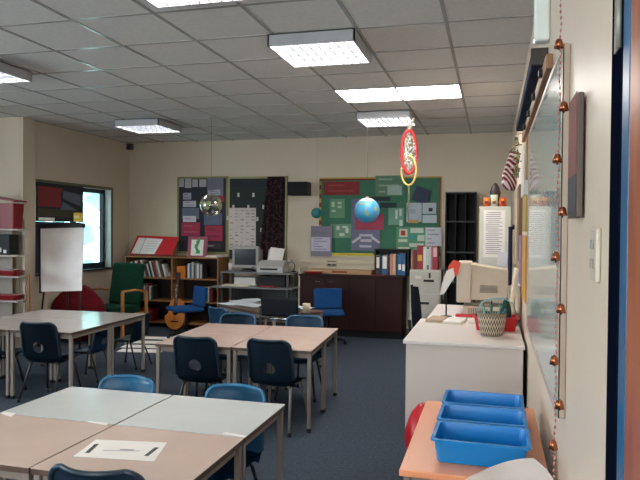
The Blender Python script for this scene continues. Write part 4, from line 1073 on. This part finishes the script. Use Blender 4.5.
for s_, (la, lo, a, b) in enumerate(((.1, -.5, .25, .3), (.15, .2, .3, .22), (-.3, .1, .18, .2), (.3, 2.6, .3, .3), (-.1, 1.4, .3, .3), (0, -1.7, .3, .4))): patch(m, .1375, la, lo, a, b, s_)
m.build('land_shapes', mat('pale_green_print', '8c9c6c', .5), t)
MB().tube([(0.1375 * math.cos(a), .1375 * math.sin(a), 0) for a in [2 * PI * k / 40 for k in range(40)]], .0015, 5, True).build('seam', mat('seam_film', 'b8b09a', .4), t)
t, p = hang('earth_globe', 'blue earth globe hanging in front of the green display board', 'globe', 367, 210.5, 7.6, .15, ZC - .092)
eg = mat('ocean_blue', '3f8fc4', .3, col2='5aa8cc', scale=3)
sph(.15).build('sphere', eg, t, smooth=True)
m = MB()
for s_, (la, lo, a, b) in enumerate(((.55, -.35, .3, .2), (-.1, .12, .1, .34), (.1, 1.0, .2, .25), (-.35, .25, .13, .2), (.6, 1.9, .5, .25), (-.2, 2.6, .25, .3), (.2, -1.5, .25, .4))): patch(m, .1508, la, lo, a, b, 40 + s_)
m.build('land_shapes', mat('sandy_green_print', '9c9a5c', .5, col2='5c8c5c', scale=6), t)
m = MB(); m.lathe([(.1512 * math.cos(R(a)), .1512 * math.sin(R(a))) for a in (48, 55, 62, 70, 78, 85)] + [(0, .1512)], 28); m.build('ice_cap', mat('ice_white', 'd8dce0', .4), t, smooth=True)
MB().lathe([(0, .149), (.016, .15), (.014, .165), (0, .168)], 12).build('cap', mat('pink_plastic', 'c87880', .4), t)
t, p = hang('small_globe', 'small dark teal ball hanging left of the green display board', 'globe', 316.5, 213, 8.6, .062, ZC - .005, .001)
sph(.075, 20, 12).build('sphere', mat('dark_teal_ball', '1d5f73', .4, col2='2a7a70', scale=12), t, smooth=True)

# dream catcher style hoop
t, p = hang('hoop_mobile', 'red and white wrapped oval hoop strung with beads, hanging from the back ceiling light', 'mobile', 409, 152, 7.275, .375, ZC - .092)
S_ = 7.275 / 4.5
m = MB()
def hoop(rx, rz_, cz, r, mt, nm_, tw=R(12)):
    pts = [(rx * math.sin(a) * math.cos(tw), rx * math.sin(a) * math.sin(tw), cz + rz_ * math.cos(a)) for a in [2 * PI * k / 40 for k in range(40)]]
    MB().tube(pts, r, 8, True).xform(Matrix.Scale(S_, 4)).build(nm_, mt, t)
hoop(.05, .15, 0.0, .011, mat('bright_red_yarn', 'c21c28', .6), 'red_hoop')
hoop(.056, .10, -.13, .007, mat('yellow_cane', 'c8b060', .6), 'yellow_hoop', R(-20))
m = MB().m(M_white)
rnd = random.Random(2)
for k in range(80):
    a = rnd.uniform(0, 2 * PI); r_ = rnd.random() ** .5
    m.lathe([(0, -.007), (.007, 0), (0, .007)], 7, (r_ * .045 * math.sin(a), rnd.uniform(-.012, .012), r_ * .13 * math.cos(a)))
m.m(flat('3fae6c', .4))
for k in range(9):
    a = rnd.uniform(0, 2 * PI); m.lathe([(0, -.007), (.007, 0), (0, .007)], 7, (.03 * math.sin(a), rnd.uniform(-.016, .016), .09 * math.cos(a)))
m.m(flat('d8a060', .4))
for k in range(12):
    a = rnd.uniform(0, 2 * PI); m.lathe([(0, -.006), (.006, 0), (0, .006)], 7, (.05 * math.sin(a), rnd.uniform(-.014, .014), .14 * math.cos(a) - .03))
m.xform(Matrix.Scale(S_, 4)).build('beads', None, t)
m = MB()
for k in range(10):
    a = 2 * PI * k / 10
    m.tube([(.05 * math.sin(a), 0, .15 * math.cos(a)), (-.03 * math.sin(a * 2.3), 0, .09 * math.cos(a * 1.7))], .002, 5)
for k in range(7): m.tube([(0, 0, .15), (.02 * math.sin(k * 1.7), .01 * math.cos(k), .19), (.035 * math.sin(k * 1.7), .02 * math.cos(k * 1.7), .235)], .0035, 5)
m.xform(Matrix.Scale(S_, 4)).build('white_threads', mat('white_thread', 'd8cfc8', .7), t)
MB().tube([(0, 0, -.23), (0.004, 0, -.30), (-.004, 0, -.40), (0, 0, -.48)], [.006, .008, .006, .003], 6).xform(Matrix.Scale(S_, 4)).build('tassel', mat('olive_tassel', '5c5c44', .8), t)

# ------------------------------------------------------------------ right wall
t = thing('whiteboard', 'glossy pale whiteboard on the right wall', 'whiteboard', (XR, 3.35, .88))
MB().box(-.018, -1.0, 0, -.001, 1.08, 1.24, .002).build('board', M_wb, t)
m = MB()
m.box(-.020, -1.08, .0, -.001, -1.0, 1.24, .003); m.box(-.022, 1.08, -.02, -.001, 1.10, 1.27, .003); m.box(-.022, -1.0, 1.24, -.001, 1.08, 1.265, .003); m.box(-.022, -1.0, -.018, -.001, 1.08, 0, .003)
m.build('frame', mat('beige_board_frame', 'b4a090', .4), t)
MB().tube([(-.0205, -1.075, .0), (-.0205, -1.075, 1.24)], .0035, 6).build('dark_edge', mat('dark_green_edge', '243a30', .4), t)
t = thing('projector_screen', 'rolled dark blue screen case high on the right wall', 'projector screen', (XR - .045, 4.25, 2.31))
MB().box(-.03, -1.05, -.025, .042, 1.05, .045, .01).build('case', mat('navy_case', '18263e', .7, spec=.1), t)
MB().box(-.034, -1.065, -.03, .044, -1.05, .05, .004).build('end_cap', mat('brown_cap', '3c322c', .5), t)
t = thing('wooden_rail', 'long wooden batten below the screen case on the right wall', 'rail', (XR - .025, 3.9, 2.20))
MB().box(-.014, -1.1, -.03, .014, 1.2, .03, .004).build('batten', mat('battered_wood', '9c7450', .55, col2='7c583a', scale=8, stretch=(1, 6, 1)), t)
for y in (-.9, -.4, .1, .6): MB().box(-.03, y - .02, -.022, -.0145, y + .02, .012, .003).build('clip', M_dark, t)
tag(MB().box(XR - .075, 3.36, 2.36, XR - .001, 3.46, ZC - .002, .012).build('wall_highlight_strip', mat('wall_highlight_white', 'e6f2f0', .25)), 'wall highlight built as a white strip rising to the ceiling above the screen case', 'trunking') if False else tag(MB().box(XR - .07, 3.10, 2.37, XR - .001, 3.18, ZC - .006, .012).build('wall_highlight_strip', mat('wall_highlight_white', 'eef6f4', .2)), 'wall highlight built as a white strip rising to the ceiling above the screen case', 'trunking')  # light reflected by the wall, built here as a bright white strip
t = thing('wall_picture', 'narrow hanging picture seen edge-on between the whiteboard and the light switch', 'picture', (XR, 1.98, 1.54))
MB().box(-.022, -.11, 0, -.006, .11, .34, .003).build('frame', mat('bronze_frame', '54443e', .4), t)
MB().m(flat('8a5650')).box(-.0236, -.095, .12, -.0221, .095, .345).m(flat('4c484c')).box(-.0236, -.095, .012, -.0221, .095, .12).build('picture_print', None, t)
MB().box(-.006, -.03, .3, -.0005, .03, .32).build('hanger', M_dark, t)
t = thing('light_switch', 'cream light switch panel beside the door', 'switch', (XR, 1.635, 1.385))
MB().box(-.012, -.045, 0, -.0005, .045, .125, .004).build('face_plate', mat('cream_switch', 'ccc2b0', .4), t)
for z in (.03, .075): MB().box(-.017, -.014, z, -.0122, .014, z + .022, .002).build('rocker', mat('grey_rocker', '9c948c', .4), t)
# string of bells
t = thing('bell_string', 'long pink beaded string of brass bells hanging down the right wall', 'bell string', (XR - .06, 1.97, .5))
ztop = 1.84
bead = MB().m(flat('b8706c', .5))
for k in range(100): bead.lathe([(0, -.008), (.0035, 0), (0, .008)], 6, (.0015 * math.sin(k * 1.1), .0015 * math.cos(k * .7), .02 + k * .0181))
bead.build('bead_string', None, t)
MB().lathe([(0, 0), (.012, 0), (.014, .012), (0, .02)], 14, (0, 0, ztop)).build('hook', M_dark, t)
MB().tube([(0, 0, ztop + .005), (.059, 0, ztop + .008)], .004, 6).build('hook_pin', M_dark, t)
M_bell = mat('copper_bell', 'b0704c', .25, metal=.85, col2='8c4c34')
for k, py in enumerate((45, 108, 160, 213, 258, 310, 362, 406, 447)):
    z = at(562, py, 1, 1.97).z - .5
    s_ = 1 if k % 2 else -1
    m = MB().lathe([(0, .018), (.005, .018), (.009, .014), (.011, .006), (.014, -.008), (.012, -.008), (.008, .006), (0, .01)], 14, (s_ * .008 + .004, 0, z))
    b_ = m.build('bell', M_bell, t)
    MB().lathe([(0, -.015), (.004, -.011), (0, -.006)], 8, (s_ * .008 + .004, 0, z)).build('clapper', M_dark, b_)

# things pinned along the right wall beyond the whiteboard
def wallbox(name, label, cat, y0, y1, z0, z1, th, material, x=None):
    m = MB().m(material).box(-th, -(y1 - y0) / 2, 0, -.001, (y1 - y0) / 2, z1 - z0, .002)
    o = m.build(name); o.location = (XR if x is None else x, (y0 + y1) / 2, z0); return tag(o, label, cat)
wallbox('pinboard', 'orange and yellow backed pinboard on the right wall, next to the whiteboard', 'pinboard', 4.5, 4.98, 1.02, 1.47, .03, flat('c8913c'))
wallbox('yellow_card', 'yellowish card panel above the orange pinboard on the right wall', 'card', 4.55, 5.0, 1.50, 1.75, .03, flat('b89c58'))
wallbox('white_card', 'white card pinned high on the right wall below the wooden batten', 'card', 4.75, 5.2, 1.76, 2.12, .035, flat('d0cfcb'))
wallbox('wood_strip', 'pale wooden strip hanging high on the right wall by the whiteboard', 'strip', 4.53, 4.7, 1.86, 2.14, .03, flat('b08858'))
wallbox('lilac_poster', 'lilac and pink poster low on the right wall behind the cream board', 'poster', 5.15, 5.6, 1.08, 1.47, .03, flat('85688c'))
wallbox('brown_frame', 'tall narrow brown framed board on the right wall', 'board', 5.7, 6.1, 1.25, 1.9, .03, flat('7a5c4c'))
wallbox('beige_poster', 'beige poster on the right wall beyond the brown framed board', 'poster', 6.2, 6.8, 1.15, 1.9, .03, flat('a89880'))
t = thing('hanging_coat', 'dark blue and purple cloth hanging from a hook on the right wall', 'coat', (XR - .035, 6.95, .95))
MB().grid(10, 12, lambda u, v: (-.03 - .02 * math.sin(u * 9), (u - .5) * (.26 - .1 * v), v * .60), .012).build('cloth_body', flat('262a4a'), t, smooth=True)
MB().box(-.01, -.02, .57, .033, .02, .62).build('hook', M_dark, t)
# striped cloth
ms = bpy.data.materials.new('red_white_stripes'); ms.use_nodes = True; nt = ms.node_tree; bb = nt.nodes['Principled BSDF']; bb.inputs['Roughness'].default_value = .8
tc = nt.nodes.new('ShaderNodeTexCoord'); wa = nt.nodes.new('ShaderNodeTexWave'); wa.inputs['Scale'].default_value = 11; wa.inputs['Distortion'].default_value = .6; wa.bands_direction = 'DIAGONAL'; nt.links.new(tc.outputs['Object'], wa.inputs['Vector'])
rp = nt.nodes.new('ShaderNodeValToRGB'); rp.color_ramp.interpolation = 'CONSTANT'; rp.color_ramp.elements[0].color = lin('6c1424'); rp.color_ramp.elements[1].color = lin('d8c4c8'); rp.color_ramp.elements[1].position = .62
nt.links.new(wa.outputs['Fac'], rp.inputs[0]); nt.links.new(rp.outputs[0], bb.inputs['Base Color'])
t = thing('striped_cloth', 'crumpled maroon and white striped cloth hanging high by the right wall', 'cloth', (.13, 5.9, 1.86))
def scf(u, v):
    a = 2 * PI * u; r_ = (.028 + .03 * math.sin(PI * min(1, v * 1.1)) + .012 * math.sin(9 * v)) * (1 + .25 * math.sin(3 * a + v * 5))
    return (.0 + r_ * math.cos(a) - .03 * math.sin(v * 5) + .02, r_ * math.sin(a), v * .34)
m = MB().grid(18, 18, scf); bmesh.ops.remove_doubles(m.bm, verts=m.bm.verts[:], dist=.0004); m.build('cloth_body', ms, t, smooth=True)
MB().tube([(0, 0, .33), (.05, 0, .39), (.108, 0, .40)], .005).build('hook', M_dark, t)
t = thing('dried_flowers', 'bunch of pale olive dried flowers above the striped cloth on the right wall', 'dried flowers', (.19, 5.55, 1.94))
m = MB()
rnd = random.Random(4)
for k in range(70):
    a = rnd.uniform(0, 6.28); z = rnd.uniform(0, .34); r_ = .05 * math.sin(PI * min(1, (z + .05) / .4)) * rnd.uniform(.3, 1)
    m.m(flat(('7c8458', 'a8a47c', '5c6844', 'b0a88c')[k % 4])).lathe([(0, -.009), (.011, 0), (0, .009)], 6, (-.01 + r_ * math.cos(a) * .9 - .005, r_ * math.sin(a), z))
m.build('flower_heads', None, t)
m = MB()
for k in range(8): m.tube([(-.01 + .02 * math.sin(k), .02 * math.cos(k), 0), (.0, 0, .2), (-.0 , .0, .36)], .002, 5)
m.tube([(0, 0, .36), (.048, 0, .37)], .003, 5)
m.build('stems', mat('dry_stem', '6c6444', .8), t)
